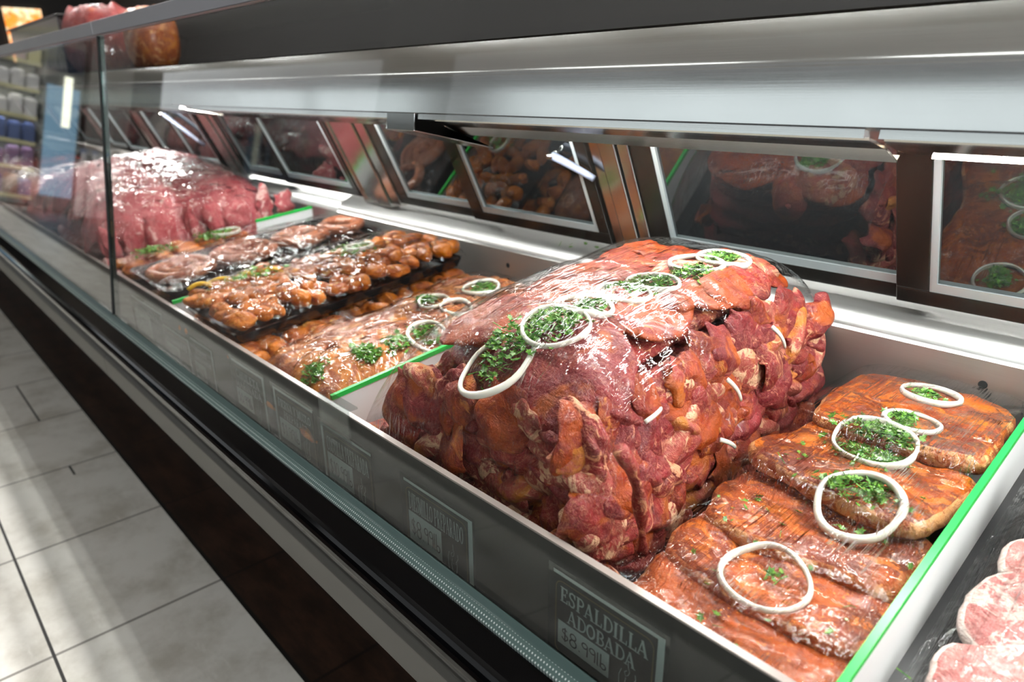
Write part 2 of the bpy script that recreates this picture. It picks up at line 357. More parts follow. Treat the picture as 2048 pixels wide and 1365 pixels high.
# ------------------------------------------------------------------ display case
XS = -1.993
GLB = (0.420, 0.606); GLT = (0.511, 1.284)
def arc(cx, cz, r, a0, a1, n):
    return [(cx + r * math.cos(math.radians(a0 + (a1 - a0) * i / n)), cz + r * math.sin(math.radians(a0 + (a1 - a0) * i / n))) for i in range(n + 1)]
def door_y(z): return 1.13 - 0.477 * (z - 0.85)
def make_case(x0, x1, xc0, xc1, posts, splits, label, handle_x, lamps):
    e = empty('display_case', ((x0 + x1) / 2, 0.75, 0), label, 'display case', 'meat counter sections')
    P = lambda mb, name, mat, **kw: mb.build(name, mat, e, **kw)
    b = MB(); b.extr([(.62, 0), (.62, .14), (.58, .16), (.58, .30), (.44, .40), (.405, .425), (.405, .505), (.43, .53), (.43, .56), (1.2, .56), (1.2, 0)], x0, x1); P(b, 'base_cabinet', 'kick')
    b = MB(); b.extr([(.377, .446), (.386, .438), (.404, .436), (.404, .506), (.384, .506), (.376, .498)], x0, x1); P(b, 'bumper', 'grey_bumper', smooth=False, bevel=.002)
    bul = [(.404, .508), (.386, .512)] + arc(.392, .552, .028, 235, 120, 10) + [(.405, .586), (.43, .586), (.43, .508)]
    b = MB(); b.extr(bul, x0, x1); P(b, 'front_fascia', 'black_gloss', smooth=False)
    b = MB(); b.extr([(.405, .587), (.4035, .5925), (.4125, .6008), (.4150, .6008), (.4150, .587)], x0, x1); P(b, 'perforated_strip', 'dotted_strip')
    b = MB(); b.extr([(.4127, .6010), (.4140, .6028), (.4183, .6092), (.4200, .6092), (.4215, .606), (.4215, .590), (.4152, .590)], x0, x1); P(b, 'glass_channel', 'rail_green')
    # front glass, 6 mm
    ny, nz = -0.9911, 0.1330
    g0 = (GLB[0], GLB[1]); g1 = GLT
    b = MB(); b.extr([g0, g1, (g1[0] - ny * .006, g1[1] - nz * .006), (g0[0] - ny * .006, g0[1] - nz * .006)], x0 + .004, x1 - .004); P(b, 'front_glass', 'front_glass')
    # black seal at the pane's end
    b = MB(); b.extr([(g0[0] - .003, g0[1]), (g1[0] - .003, g1[1]), (g1[0] + .012, g1[1]), (g0[0] + .012, g0[1])], x1 - .0035, x1 + .0035); P(b, 'glass_seal', 'rubber')
    b = MB(); b.extr([(g0[0] , g0[1]), (g1[0], g1[1]), (g1[0] + .007, g1[1]), (g0[0] + .007, g0[1])], x0 + .004, x0 + .013); P(b, 'glass_edge', 'glass_edge')
    b = MB(); b.box(x0 + .001, x1 - .001, .500, .516, 1.284, 1.315); P(b, 'top_rail', 'rail_steel', bevel=.002)
    b = MB(); b.extr([(.813, 1.226), (.813, 1.236), (1.12, 1.236), (1.12, 1.17), (1.10, 1.17), (1.10, 1.226)], xc0, xc1); P(b, 'top_shelf', 'lid_steel')
    # canopy with a soft crease
    c0, c1 = xc0, xc1
    up = [(.7797, 1.1815)]; dn = [(.7797, 1.1815 - .0012 * k) for k in range(1, 4)]
    for k in range(17):
        th_ = math.radians(9 + 18 * min(1, (k + .5) / 5) + 12 * max(0, k - 5) / 12); ds = .0014 if k < 5 else .0042
        up.append((up[-1][0] + math.sin(th_) * ds, up[-1][1] + math.cos(th_) * ds))
    pr = up[::-1] + [(.7797 - .0003 * k, 1.1815 - .0012 * k) for k in range(1, 4)] + [(.7745, 1.150), (.7700, 1.1215), (.786, 1.1185)]
    b = MB(); b.sheet(pr, c0 + .0015, c1 - .0015, -.003); o = P(b, 'canopy', 'brushed_steel', smooth=True)
    o.data.set_sharp_from_angle(angle=math.radians(25))
    b = MB(); b.sheet(pr, c1 - .005, c1 + .005, .0012); P(b, 'canopy_seam', 'rubber')
    # price panel
    b = MB(); b.box(x0, x1, .462, .468, .555, .698); P(b, 'price_panel', 'inner_panel')
    b = MB(); b.box(x0, x1, .4605, .4695, .698, .7005); P(b, 'panel_lip', 'lip_plastic')
    # deck, back wall and ledge
    b = MB(); b.extr([(.468, .598), (1.10, .670), (1.10, .655), (.468, .56)], x0, x1); P(b, 'deck', 'deck')
    b = MB(); b.sheet([(1.10, .655), (1.10, .797)], x0, x1, -.006); P(b, 'back_wall', 'dull_steel')
    b = MB(); b.sheet([(1.10, .797)] + arc(1.132, .797, .032, 180, 112, 12) + [(1.158, .845), (1.20, .862)], x0, x1, -.006); lw = P(b, 'ledge', 'ledge_steel', smooth=True)
    b = MB()
    xx = x0 + .18
    for hx in [h for h in (-.21, -.70, -1.199, -1.7, -2.2, -2.7) if x0 < h < x1]:
        for hz in (.762,) if hx != -1.199 else (.762, .725):
            ring = [(hx + .006 * math.cos(k * math.pi / 8), 1.0992, hz + .006 * math.sin(k * math.pi / 8)) for k in range(16)]
            hb = MB(); hb.add(ring, [tuple(range(16))]); hb.build('peg_hole', 'hole_dark', e)
    # rear doors
    zt = 1.16
    ends = [p for p in posts]
    for (pa, pb) in posts:
        mb = MB(); w = pb - pa
        def slab(xa, xb, dy, th, z0=.862):
            vs = []
            for z in (z0, zt):
                y = door_y(z) - dy
                vs += [(xa, y, z), (xb, y, z), (xb, y + th, z), (xa, y + th, z)]
            return vs, [(0, 3, 2, 1), (4, 5, 6, 7), (0, 1, 5, 4), (1, 2, 6, 5), (2, 3, 7, 6), (3, 0, 4, 7)]
        mb.add(*slab(pa, pa + w * .30, .010, .02, .845)); mb.add(*slab(pa + w * .33, pa + w * .72, .016, .03, .840)); mb.add(*slab(pa + w * .75, pb, .010, .02, .848))
        po = mb.build('door_post', 'bright_steel', e, bevel=.002)
    xe = [p for pr_ in posts for p in pr_]
    segs = []
    ps = sorted(posts)
    for i in range(len(ps) - 1):
        a, c_ = ps[i][1], ps[i + 1][0]
        s_ = [q for q in splits if a < q < c_]
        if s_: segs += [(a, s_[0] + .02, .0), (s_[0] - .02, c_, .014)]
        else: segs.append((a, c_, 0.))
    for a, c_, dy in segs:
        def quadbox(xa, xb, za, zb, y0, th):
            vs = []
            for z in (za, zb):
                y = door_y(z) - y0
                vs += [(xa, y, z), (xb, y, z), (xb, y + th, z), (xa, y + th, z)]
            return vs, [(0, 3, 2, 1), (4, 5, 6, 7), (0, 1, 5, 4), (1, 2, 6, 5), (2, 3, 7, 6), (3, 0, 4, 7)]
        f = .045; z0 = .856
        fr = MB(); fr.add(*quadbox(a, c_, z0, z0 + .024, dy + .004, .02)); fr.add(*quadbox(a, a + f, z0 + .024, zt, dy + .004, .02)); fr.add(*quadbox(c_ - .028, c_, z0 + .024, zt, dy + .004, .02))
        d = fr.build('sliding_door', 'black_frame', e, bevel=.0015)
        be = MB(); w_ = .009
        be.add(*quadbox(a + f, c_ - .028, z0 + .024, z0 + .038, dy + .002, .012)); be.add(*quadbox(a + f, a + f + w_, z0 + .038, zt, dy + .002, .012)); be.add(*quadbox(c_ - .028 - w_, c_ - .028, z0 + .038, zt, dy + .002, .012))
        o = be.build('bead', 'alu_bead', d); 
        pn = MB(); pn.add(*quadbox(a + f, c_ - .028, z0 + .03, zt, dy - .004, .004)); o2 = pn.build('pane', 'dark_door_glass', d)
        for q in (o, o2): fix(q, e)
    # lamp housings under the canopy
    for (l0, l1, br, yb) in lamps:
        zl = 1.16 - .091 * yb if br else 1.16 - .080 * yb
        b = MB(); b.sheet([(.790, 1.1165), (.7915, 1.1085), (yb - .04, 1.097), (yb, zl), (yb + .006, zl + .005)], l0, l1, -.003); hs = P(b, 'lamp_housing', 'mirror_steel')
        b = MB(); b.extr([(.7755, 1.118), (.7738, 1.109), (.7895, 1.109), (.7895, 1.1165)], l0, l1); o = b.build('housing_lip', 'brushed_steel', hs); fix(o, e)
        dz = .006 if br else (-.007 if l1 > 0 else .010)
        b = MB(); b.extr([(yb + .012, zl + dz), (yb + .042, zl + dz - .002), (yb + .042, zl + dz + .008), (yb + .012, zl + dz + .010)], l0 + .02, l1 * 1.25 if l1 < 0 else l1 - .01); o = b.build('strip_lamp', 'case_lamp_near' if l1 > 0 else 'case_lamp', hs); fix(o, e)
        if br:
            b = MB(); b.sheet([(.7735, 1.1190), (.7683, 1.091), (.960, 1.050)], l0 - .085, l0 + .004, -.003); o = b.build('end_bracket', 'brushed_steel', hs, bevel=.001); fix(o, e)
    return e
def fix(o, e): pass
_parent_fix = []
_ob = MB.build
def build2(s, name, mat, parent=None, **kw):
    # parts of a part: keep the coordinates relative to the thing's origin (parts sit at their thing's origin)
    if parent is not None and parent.parent is not None:
        o = _ob(s, name, mat, parent.parent, **kw); o.parent = parent; return o
    return _ob(s, name, mat, parent, **kw)
MB.build = build2

near = make_case(XS, 0.95, -2.344, 0.95, [(-1.84, -1.665), (-.892, -.797), (.10, .20), (.93, 1.03)], [-1.31, -.325, .6],
                 'nearer stainless meat counter section with price cards along its front glass', None, [(-1.09, -.30, True, .88), (-.285, .9, False, .87)])
far = make_case(-6.4, XS, -6.4, -2.344, [(-6.4, -6.3), (-5.5, -5.4), (-4.6, -4.5), (-3.72, -3.6), (-2.86, -2.70), (-1.86, -1.84)], [-5.0, -4.1, -3.2, -2.33],
                'farther stainless meat counter section left of the dark glass seam', None, [(-2.2, -1.18, False, .90), (-4.5, -2.3, False, .90)])
# canopy joint cover
b = MB(); b.extr([(.7795, 1.180), (.7770, 1.180), (.7672, 1.121), (.770, 1.121)], -2.338, -2.26); o = b.build('joint_cover', 'white_board', near)
# condensation beads along the canopy's top edge
g_ = random.Random(5); b = MB()
for k in range(260):
    x = -1.9 + 2.2 * g_.random(); q_ = g_.random() ** 2 * .010; r_ = g_.uniform(.0006, .0016)
    y, z = .8085 - q_ * .55, 1.2300 - q_ * .84
    c_ = Vector((x, y - .0008, z + .0006)); n0 = [c_ + Vector((r_ * math.cos(a) * math.sin(t_), -r_ * .7 * math.cos(t_), r_ * math.sin(a) * math.sin(t_))) for t_ in (.8, 1.6) for a in [i * math.pi / 3 for i in range(6)]]
    b.add(n0 + [c_ + Vector((0, -r_ * .7, 0))], [(i, (i + 1) % 6, 6 + (i + 1) % 6, 6 + i) for i in range(6)] + [((i + 1) % 6, i, 12) for i in range(6)])
o = b.build('water_beads', 'bead_water', near, smooth=True); o['kind'] = 'stuff'
# door handles (blue-grey levers)
def handle(px1, py1, px2, py2, off, e, name='door_latch'):
    def hit(px, py):
        r = pix(px, py); s_ = -.477; t_ = (1.13 - .03 - off - .477 * (1.16 - .85)) / (r.y + .477 * r.z); return CAM + r * t_
    a, c_ = hit(px1, py1), hit(px2, py2)
    b = MB(); pts = [a.lerp(c_, i / 8) + Vector((0, -.004 * math.sin(i / 8 * math.pi), .003 * math.sin(i / 8 * math.pi))) for i in range(9)]
    b.tube(pts, lambda q: .0085 - .002 * q, 10); o = b.build(name, 'blue_plastic', e, smooth=True)
    b = MB(); b.tube([a + Vector((0, .03, .01)), a + Vector((0, -.012, -.002))], .006, 10); b.build('latch_pin', 'bright_steel', o, smooth=True)
handle(1105, 312, 1188, 358, .0, near); handle(326, 228, 408, 290, .0, far)

# ------------------------------------------------------------------ dividers
def divider(x, y0, y1, label, zt0=.700):
    z = lambda y: zt0 + .114 * (y - .5)
    e = empty('divider_board', (x, (y0 + y1) / 2, deck_z(y0)), label, 'divider', 'white divider boards')
    b = MB(); 
    vs = []
    for xx in (x - .002, x + .002):
        vs += [(xx, y0, deck_z(y0) - .004), (xx, y1, deck_z(y1) - .004), (xx, y1, z(y1)), (xx, y0, z(y0))]
    F = [(0, 1, 2, 3), (7, 6, 5, 4), (0, 4, 5, 1), (1, 5, 6, 2), (2, 6, 7, 3), (3, 7, 4, 0)]
    b.add(vs, F); b.build('board', 'white_board', e)
    b = MB(); vs = []
    for xx in (x - .0035, x + .0035):
        vs += [(xx, y0 - .001, z(y0) - .001), (xx, y1, z(y1) - .001), (xx, y1, z(y1) + .007), (xx, y0 - .001, z(y0) + .007)]
    b.add(vs, F); b.build('edge_trim', 'green_trim', e)
divider(-.139, .476, 1.09, 'white divider board with green edge between adobo steaks and pork chops')
divider(-.936, .476, 1.0, 'white divider board with green edge left of the tall beef pile')
divider(-1.665, .476, 1.05, 'green edged divider board between sausage tray and stacked chicken trays')
divider(-2.105, .88, 1.07, 'short white divider board with green edge behind the sausage coils', .735)

# ------------------------------------------------------------------ tray + film helpers
def tray(x0, x1, y0, y1, z, label, h=.022, slope=.114, name='foam_tray', mat='black_tray', group=None):
    b = MB(); n = 10
    zz = lambda y: z + slope * (y - .5)
    def loop(ins, dz):
        pts = []; r = .02
        for cx, cy, a in ((x1 - r, y1 - r, 0), (x0 + r, y1 - r, 90), (x0 + r, y0 + r, 180), (x1 - r, y0 + r, 270)):
            for k in range(5):
                an = math.radians(a + 22.5 * k); px, py = cx + (r - ins) * math.cos(an), cy + (r - ins) * math.sin(an); pts.append((px, py, zz(py) + dz))
        return pts
    ls = [loop(.012, 0), loop(.0, h), loop(.004, h + .001), loop(.014, .004)]
    vs = [p for l in ls for p in l]; k = 20
    fs = [tuple(range(k))[::-1]] + [(i * k + j, i * k + (j + 1) % k, (i + 1) * k + (j + 1) % k, (i + 1) * k + j) for i in range(3) for j in range(k)] + [tuple(3 * k + j for j in range(k))]
    b.add(vs, fs); return tag(b.build(name, mat), label, 'tray', group)
def film_over(x0, x1, y0, y1, zf, label, mat='cling_film', nx=40, ny=60, lift=.004, cut=None, name='cling_film', wr=.002, edge_drop=None, thick=.0):
    b = MB(); vs = []; 
    for j in range(ny + 1):
        for i in range(nx + 1):
            x = x0 + (x1 - x0) * i / nx; y = y0 + (y1 - y0) * j / ny
            z = zf(x, y) + lift + wr * N((x * 18, y * 10, 3.3)) + wr * .5 * N((x * 50, y * 22, 9.3))
            vs.append((x, y, z))
    fs = []
    for j in range(ny):
        for i in range(nx):
            q = (j * (nx + 1) + i, j * (nx + 1) + i + 1, (j + 1) * (nx + 1) + i + 1, (j + 1) * (nx + 1) + i)
            if cut:
                cx = sum(vs[k][0] for k in q) / 4; cy = sum(vs[k][1] for k in q) / 4; cz = sum(vs[k][2] for k in q) / 4
                if cut(cx, cy, cz): continue
            fs.append(q)
    b.add(vs, fs); return tag(b.build(name, mat, smooth=True), label, 'plastic film')

# draped slab: superellipse outline laid on a surface
def slab_mesh(cx, cy, rx, ry, rot, zf, th, seed, n=26, ex=3.0, rim=None, wave=.006, lift=0.0, flat=6):
    """closed rounded slab following zf; rim = relative width of a second-material rim"""
    b = MB(); rings = 10; ca, sa = math.cos(rot), math.sin(rot); seg = 44
    def outline(a):
        c, s_ = math.cos(a), math.sin(a)
        r = (abs(c) ** ex + abs(s_) ** ex) ** (-1 / ex)
        return r * (1 + .10 * N((c * 1.3 + seed, s_ * 1.3, seed * .7)) + .04 * N((c * 4 + seed, s_ * 4, 5)))
    vs = []; fs = []; mi = []
    def pt(fr, a, top):
        r = outline(a) * fr; lx, ly = rx * r * math.cos(a), ry * r * math.sin(a)
        x = cx + lx * ca - ly * sa; y = cy + lx * sa + ly * ca
        edge_ = max(0.0, 1 - fr ** flat) ** .5
        w = wave * (N((x * 22 + seed, y * 22, seed)) + .5 * N((x * 55, y * 55, seed)))
        z = zf(x, y) + lift + (th * (.5 + .5 * edge_) + w if top else th * (.5 - .5 * edge_))
        return (x, y, z)
    frs = [0.0] + [(i / rings) for i in range(1, rings + 1)]; frs[-2] = .94; frs.insert(-1, .985)
    for top in (True, False):
        base = len(vs); vs.append(pt(0, 0, top))
        for fr in frs[1:] if top else frs[1:-1]:
            vs += [pt(fr, 2 * math.pi * k / seg, top) for k in range(seg)]
    R1 = len(frs) - 1; B = 1 + R1 * seg; R2 = R1 - 1
    for k in range(seg):
        k2 = (k + 1) % seg
        fs.append((0, 1 + k, 1 + k2)); mi.append(0)
        for i in range(R1 - 1):
            fs.append((1 + i * seg + k, 1 + (i + 1) * seg + k, 1 + (i + 1) * seg + k2, 1 + i * seg + k2)); mi.append(1 if rim and frs[i + 1] > 1 - rim else 0)
        fs.append((B, B + 1 + k2, B + 1 + k)); mi.append(0)
        for i in range(R2 - 1):
            fs.append((B + 1 + i * seg + k, B + 1 + i * seg + k2, B + 1 + (i + 1) * seg + k2, B + 1 + (i + 1) * seg + k)); mi.append(0)
        fs.append((1 + (R1 - 1) * seg + k, B + 1 + (R2 - 1) * seg + k, B + 1 + (R2 - 1) * seg + k2, 1 + (R1 - 1) * seg + k2)); mi.append(1 if rim else 0)
    b.add(vs, fs); b.mi = mi
    return b

def onion(p, r, label, zf=None, th=.0034, h=.0048, group='onion rings', seed=0, sq=1.0, rot=0.0):
    b = MB(); pts = []; n = 40
    for k in range(n):
        a = 2 * math.pi * k / n; rr = r * (1 + .05 * N((math.cos(a) + seed, math.sin(a), seed)))
        lx, ly = rr * math.cos(a), rr * sq * math.sin(a)
        x = p[0] + lx * math.cos(rot) - ly * math.sin(rot); y = p[1] + lx * math.sin(rot) + ly * math.cos(rot)
        pts.append((x, y, p[2]))
    if zf:
        q_ = .8 * r; gx = max(-.8, min(.8, (zf(p[0] + q_, p[1]) - zf(p[0] - q_, p[1])) / (2 * q_))); gy = max(-.8, min(.5, (zf(p[0], p[1] + q_) - zf(p[0], p[1] - q_)) / (2 * q_)))
        z0 = sum(zf(x, y) for x, y, _ in pts) / n; z0 = max(z0, zf(p[0], p[1]) - .25 * r)
        def lift_(x, y):
            pl = z0 + gx * (x - p[0]) + gy * (y - p[1]); return min(pl + .007, max(pl - .001, zf(x, y))) + h * .8
        pts = [(x, y, lift_(x, y)) for x, y, _ in pts]
    for _ in range(3): pts = [(q[0], q[1], (pts[i - 1][2] + q[2] + pts[(i + 1) % n][2]) / 3) for i, q in enumerate(pts)]
    b.tube(pts, lambda q: th * (1 + .2 * math.sin(q * 9 + seed)), 8, True, h / th)
    return tag(b.build('onion_ring', 'onion', smooth=True), label, 'onion ring', group)
def cilantro(p, r, count, label, zf, seed, sx=1.0, leaf=.007, lift=.004):
    b = MB(); g = random.Random(seed)
    for _ in range(int(count * 1.5)):
        a = g.uniform(0, 6.283); d = r * math.sqrt(g.random()) * (1 if g.random() < .85 else 1.5)
        x, y = p[0] + d * math.cos(a) * sx, p[1] + d * math.sin(a); z = zf(x, y) + lift + g.uniform(0, .006) * max(0, 1 - d / r)
        s_ = leaf * g.uniform(.5, 1.3); rot = Matrix.Rotation(g.uniform(0, 6.28), 3, 'Z') @ Matrix.Rotation(g.uniform(-.7, .7), 3, 'X') @ Matrix.Rotation(g.uniform(-.7, .7), 3, 'Y')
        if g.random() < .15: out = [(-1.3, -.12), (1.3, -.1), (1.3, .1), (-1.3, .12)]
        else: out = [(-.9, 0), (-.35, -.35), (-.3, -.75), (.1, -.45), (.6, -.7), (.55, -.25), (1, 0), (.5, .25), (.6, .75), (.1, .4), (-.3, .7), (-.35, .3)]
        vs = [Vector((x, y, z)) + rot @ Vector((u_ * s_, v_ * s_, .15 * s_ * (u_ * u_ + v_ * v_))) for u_, v_ in out]
        n0 = len(vs); vs2 = vs + [v - rot @ Vector((0, 0, .0005)) for v in vs]
        b.add(vs2, [tuple(range(n0)), tuple(range(n0, 2 * n0))[::-1]] + [(i, n0 + i, n0 + (i + 1) % n0, (i + 1) % n0) for i in range(n0)])
    return tag(b.build('chopped_cilantro', 'cilantro'), label, 'herbs', kind='stuff')

# ------------------------------------------------------------------ the tall pile of marinated beef
PC = -.625
def pile_z(x, y):
    u_ = x - PC
    if u_ > 0: u_ = min(1, u_ / .215); fx = (1 - u_ ** 6) ** (1 / 3.0)
    else: u_ = min(1, -u_ / .255); fx = (1 - u_ ** 2.6) ** (1 / 2.2)
    v_ = y - .78
    if v_ < 0: v_ = min(1, -v_ / .298); fy = (1 - v_ ** 5) ** (1 / 2.4)
    else: v_ = min(1, v_ / .30); fy = (1 - v_ ** 5) ** (1 / 3.0)
    base = deck_z(y) + .006
    return base + (.248 + .006 * N((x * 9, y * 9, 1.7))) * fx * fy
def grad_normal(f, x, y, h=.004):
    return Vector((-(f(x + h, y) - f(x - h, y)) / (2 * h), -(f(x, y + h) - f(x, y - h)) / (2 * h), 1)).normalized()
tray(-.885, -.395, .472, 1.085, .598, 'black tray carrying the tall pile of red marinated beef', .012)
# core slabs, stacked
for k in range(6):
    z = .012 + k * .038
    sh = .02 + .004 * k
    g = lambda x, y, z=z: deck_z(y) + z
    lx0 = -.845 + k * .018; lx1 = -.440 - .006 * k
    b = slab_mesh((lx0 + lx1) / 2, .77, (lx1 - lx0) / 2, (.255 - .008 * k), 0, g, .040, 3 + k, ex=5, wave=.008)
    tag(b.build('beef_slab', rng.choice(['red_beef', 'purple_beef', 'red_beef']), smooth=True), 'flat slab of raw red beef inside the tall marinated pile', 'meat', 'beef slabs layered in the tall pile')
# folded slices
def flap_mesh(seed, L, W, depth, th=.007, nu=22, nv=12):
    g = random.Random(seed); b = MB(); top = []; bot = []
    ph = g.uniform(0, 6); a1 = g.uniform(.6, 1.2); curl = g.uniform(.3, 1.0); hook = g.uniform(-.5, .9)
    def P(u_, v_):
        out = depth * (math.sin(math.pi * min(1, u_ * a1)) ** .8) + .25 * depth * math.sin(ph + 7 * u_) * curl
        zz = -L * (u_ - .35) + hook * .25 * L * math.sin(3.1 * u_ * u_)
        w = W * (.62 + .38 * math.sin(math.pi * (.15 + .7 * u_))) * (1 + .25 * N((u_ * 3, seed, 0)))
        xx = w * (v_ - .5) + .012 * N((u_ * 2.3, seed, 4))
        out += .24 * depth * N((u_ * 2.6 + seed, v_ * 2.4, 1)) + .08 * depth * N((u_ * 7 + seed, v_ * 6, 2)) - .5 * depth * (2 * abs(v_ - .5)) ** 3 * g0
        zz += .012 * N((v_ * 3 + seed, u_ * 2, 7))
        return Vector((xx, -out, zz))
    g0 = g.uniform(.2, 1.0)
    grid = [[P(i / nu, j / nv) for j in range(nv + 1)] for i in range(nu + 1)]
    vs = []; 
    for sgn in (1, -1):
        for i in range(nu + 1):
            for j in range(nv + 1):
                a = grid[min(nu, i + 1)][j] - grid[max(0, i - 1)][j]; c = grid[i][min(nv, j + 1)] - grid[i][max(0, j - 1)]
                n_ = a.cross(c); n_.normalize()
                e_ = min(i, nu - i) / (nu * .15); e2 = min(j, nv - j) / (nv * .2)
                t_ = th * .5 * min(1, .25 + .75 * min(1, e_, e2)) * (1 + .4 * N((i * .4, j * .5, seed)))
                vs.append(grid[i][j] + n_ * t_ * sgn)
    w1 = nv + 1; o = (nu + 1) * w1; fs = []
    for i in range(nu):
        for j in range(nv):
            q = (i * w1 + j, i * w1 + j + 1, (i + 1) * w1 + j + 1, (i + 1) * w1 + j); fs += [q, tuple(o + k for k in q[::-1])]
    for i in range(nu): fs += [(i * w1, (i + 1) * w1, o + (i + 1) * w1, o + i * w1), (i * w1 + nv, o + i * w1 + nv, o + (i + 1) * w1 + nv, (i + 1) * w1 + nv)]
    for j in range(nv): fs += [(j, o + j, o + j + 1, j + 1), (nu * w1 + j, nu * w1 + j + 1, o + nu * w1 + j + 1, o + nu * w1 + j)]
    b.add(vs, fs); return b
def chunk_mesh(seed, a, c, d, nu=34, nv=20):
    """folded lump of muscle: x width, -y outward, z height"""
    b = MB(); g = random.Random(seed); fx, fz = g.uniform(-1, 1), g.uniform(-1, 1); fq = g.uniform(40, 75)
    def P(th, ph):
        v = Vector((math.sin(th) * math.cos(ph), math.sin(th) * math.sin(ph), math.cos(th)))
        k = 1 + .34 * N(v * 1.3 + Vector((seed, 0, 0))) + .10 * N(v * 3.2 + Vector((0, seed, 0)))
        p = Vector((a * v.x * k, c * v.y * k, d * v.z * k))
        r_ = abs(N((p.x * 26 + seed, p.z * 26 * fz, p.y * 30)))
        fold = (1 - r_ * 3.2) if r_ < .31 else 0
        s_ = 1 - .30 * max(0, fold) + .05 * math.sin((p.x * fx + p.z) * fq)
        return p * s_
    vs = [P(0, 0)] + [P(math.pi * j / nv, 2 * math.pi * i / nu) for j in range(1, nv) for i in range(nu)] + [P(math.pi, 0)]; n = len(vs)
    fs = [(0, 1 + i, 1 + (i + 1) % nu) for i in range(nu)]
    for j in range(nv - 2): fs += [(1 + j * nu + i, 1 + (j + 1) * nu + i, 1 + (j + 1) * nu + (i + 1) % nu, 1 + j * nu + (i + 1) % nu) for i in range(nu)]
    fs += [(n - 1, 1 + (nv - 2) * nu + (i + 1) % nu, 1 + (nv - 2) * nu + i) for i in range(nu)]
    b.add(vs, fs); return b
flaps = []
mats = ['red_beef'] * 5 + ['purple_beef'] * 4 + ['orange_beef'] * 3 + ['fatty_beef'] * 4
for k in range(16):
    g = random.Random(100 + k)
    b = flap_mesh(40 + k, g.uniform(.05, .085), g.uniform(.06, .10), g.uniform(.014, .022), .010) if k % 3 else chunk_mesh(40 + k, g.uniform(.042, .066), g.uniform(.016, .022), g.uniform(.018, .030))
    o = _ob(b, 'beef_slice', mats[k], None, smooth=True, origin=False)
    o.modifiers.new('smooth', 'SUBSURF').levels = 1; o.modifiers['smooth'].render_levels = 1
    tag(o, 'folded raw beef slice with orange marinade on the side of the tall pile', 'meat', 'marinated beef slices on the sides of the tall pile')
    flaps.append(o)
used = set()
def put_flap(p, nrm, roll, sc):
    k = rng.randrange(16); src = flaps[k]
    if k in used: o = src.copy(); COL.objects.link(o)
    else: o = src; used.add(k)
    zx = Vector(nrm); zx.z *= .5; zx.normalize()
    yv = -zx; xv = Vector((0, 0, 1)).cross(yv) * -1; xv = yv.cross(Vector((0, 0, 1))); xv.normalize(); zv = xv.cross(yv)
    m_ = Matrix((xv, yv, zv)).transposed() @ Matrix.Rotation(roll, 3, 'Y')
    o.matrix_world = Matrix.Translation(p) @ m_.to_4x4() @ Matrix.Diagonal((*sc, 1))
    return o
# right face (towards +x)
for iz in range(8):
    for iy in range(21):
        y = .505 + .555 * (iy + rng.uniform(.1, .9)) / 21; fz = (iz + rng.uniform(.1, .9)) / 8
        if y > .97 and fz > .80: continue
        zb = deck_z(y) + .014; z = zb + .195 * fz
        x = -.434 + .016 * N((y * 9, z * 12, 2.2)) - .020 * max(0, fz - .6) / .4 - .03 * max(0, y - 1.02) / .04
        s_ = rng.uniform(.65, 1.1)
        put_flap((x, y, z), (1, rng.uniform(-.5, .3), rng.uniform(0, .4)), rng.gauss(0, .5), (s_, rng.uniform(.8, 1.1), s_ * rng.uniform(.85, 1.1)))
# front face (towards -y) and its corner
for iz in range(6):
    for ix in range(9):
        x = -.84 + .42 * (ix + rng.uniform(.1, .9)) / 9; fz = (iz + rng.uniform(.1, .9)) / 6
        if x < -.84 + .10 * fz: continue
        y = .520 + .010 * N((x * 9, fz * 3, 5)); z = deck_z(.5) + .014 + .185 * fz
        s_ = rng.uniform(.75, 1.1)
        put_flap((x, y, z), (rng.uniform(-.4, .5), -1, .2), rng.gauss(0, .8), (s_, rng.uniform(.6, .9), s_))
# left flank
for k in range(14):
    y = .54 + .45 * k / 13; put_flap((-.80 + .05 * rng.random(), y, deck_z(y) + rng.uniform(.04, .16)), (-1, 0, .5), rng.gauss(0, .6), (1, .8, 1))
# draped top slabs
tops = [(-.70, .63, .085, .08, .2), (-.535, .72, .075, .07, .3), (-.68, .79, .09, .09, -.2), (-.53, .85, .075, .075, .1), (-.67, .92, .09, .075, .3), (-.53, .965, .075, .055, -.2), (-.61, .73, .08, .09, .6), (-.58, .89, .08, .09, -.4)]
for k, (x, y, rx, ry, ro) in enumerate(tops):
    b = slab_mesh(x, y, rx, ry, ro, pile_z, .012, 20 + k, ex=2.6, wave=.006, lift=-.004)
    tag(b.build('beef_slab', 'orange_beef', smooth=True), 'orange marinated beef slab draped over the top of the tall pile', 'meat', 'marinated slabs on top of the tall pile')
for k in range(14):
    x, y = -.70 + .22 * rng.random(), .60 + .42 * (k + rng.random()) / 14
    b = slab_mesh(x, y, rng.uniform(.03, .055), rng.uniform(.025, .05), rng.uniform(0, 3), pile_z, .014, 330 + k, ex=2.3, wave=.009, lift=-.002)
    tag(b.build('beef_piece', ['fatty_beef', 'red_beef', 'orange_beef'][k % 3], smooth=True), 'small ragged beef piece lying on top of the tall pile', 'meat', 'small beef pieces on top of the tall pile')
b = slab_mesh(-.535, .575, .095, .066, .15, pile_z, .020, 55, ex=2.8, wave=.007, lift=-.004)
tag(b.build('beef_slab', 'purple_beef', smooth=True), 'large smooth dark red beef slab at front top corner under the biggest onion ring', 'meat')
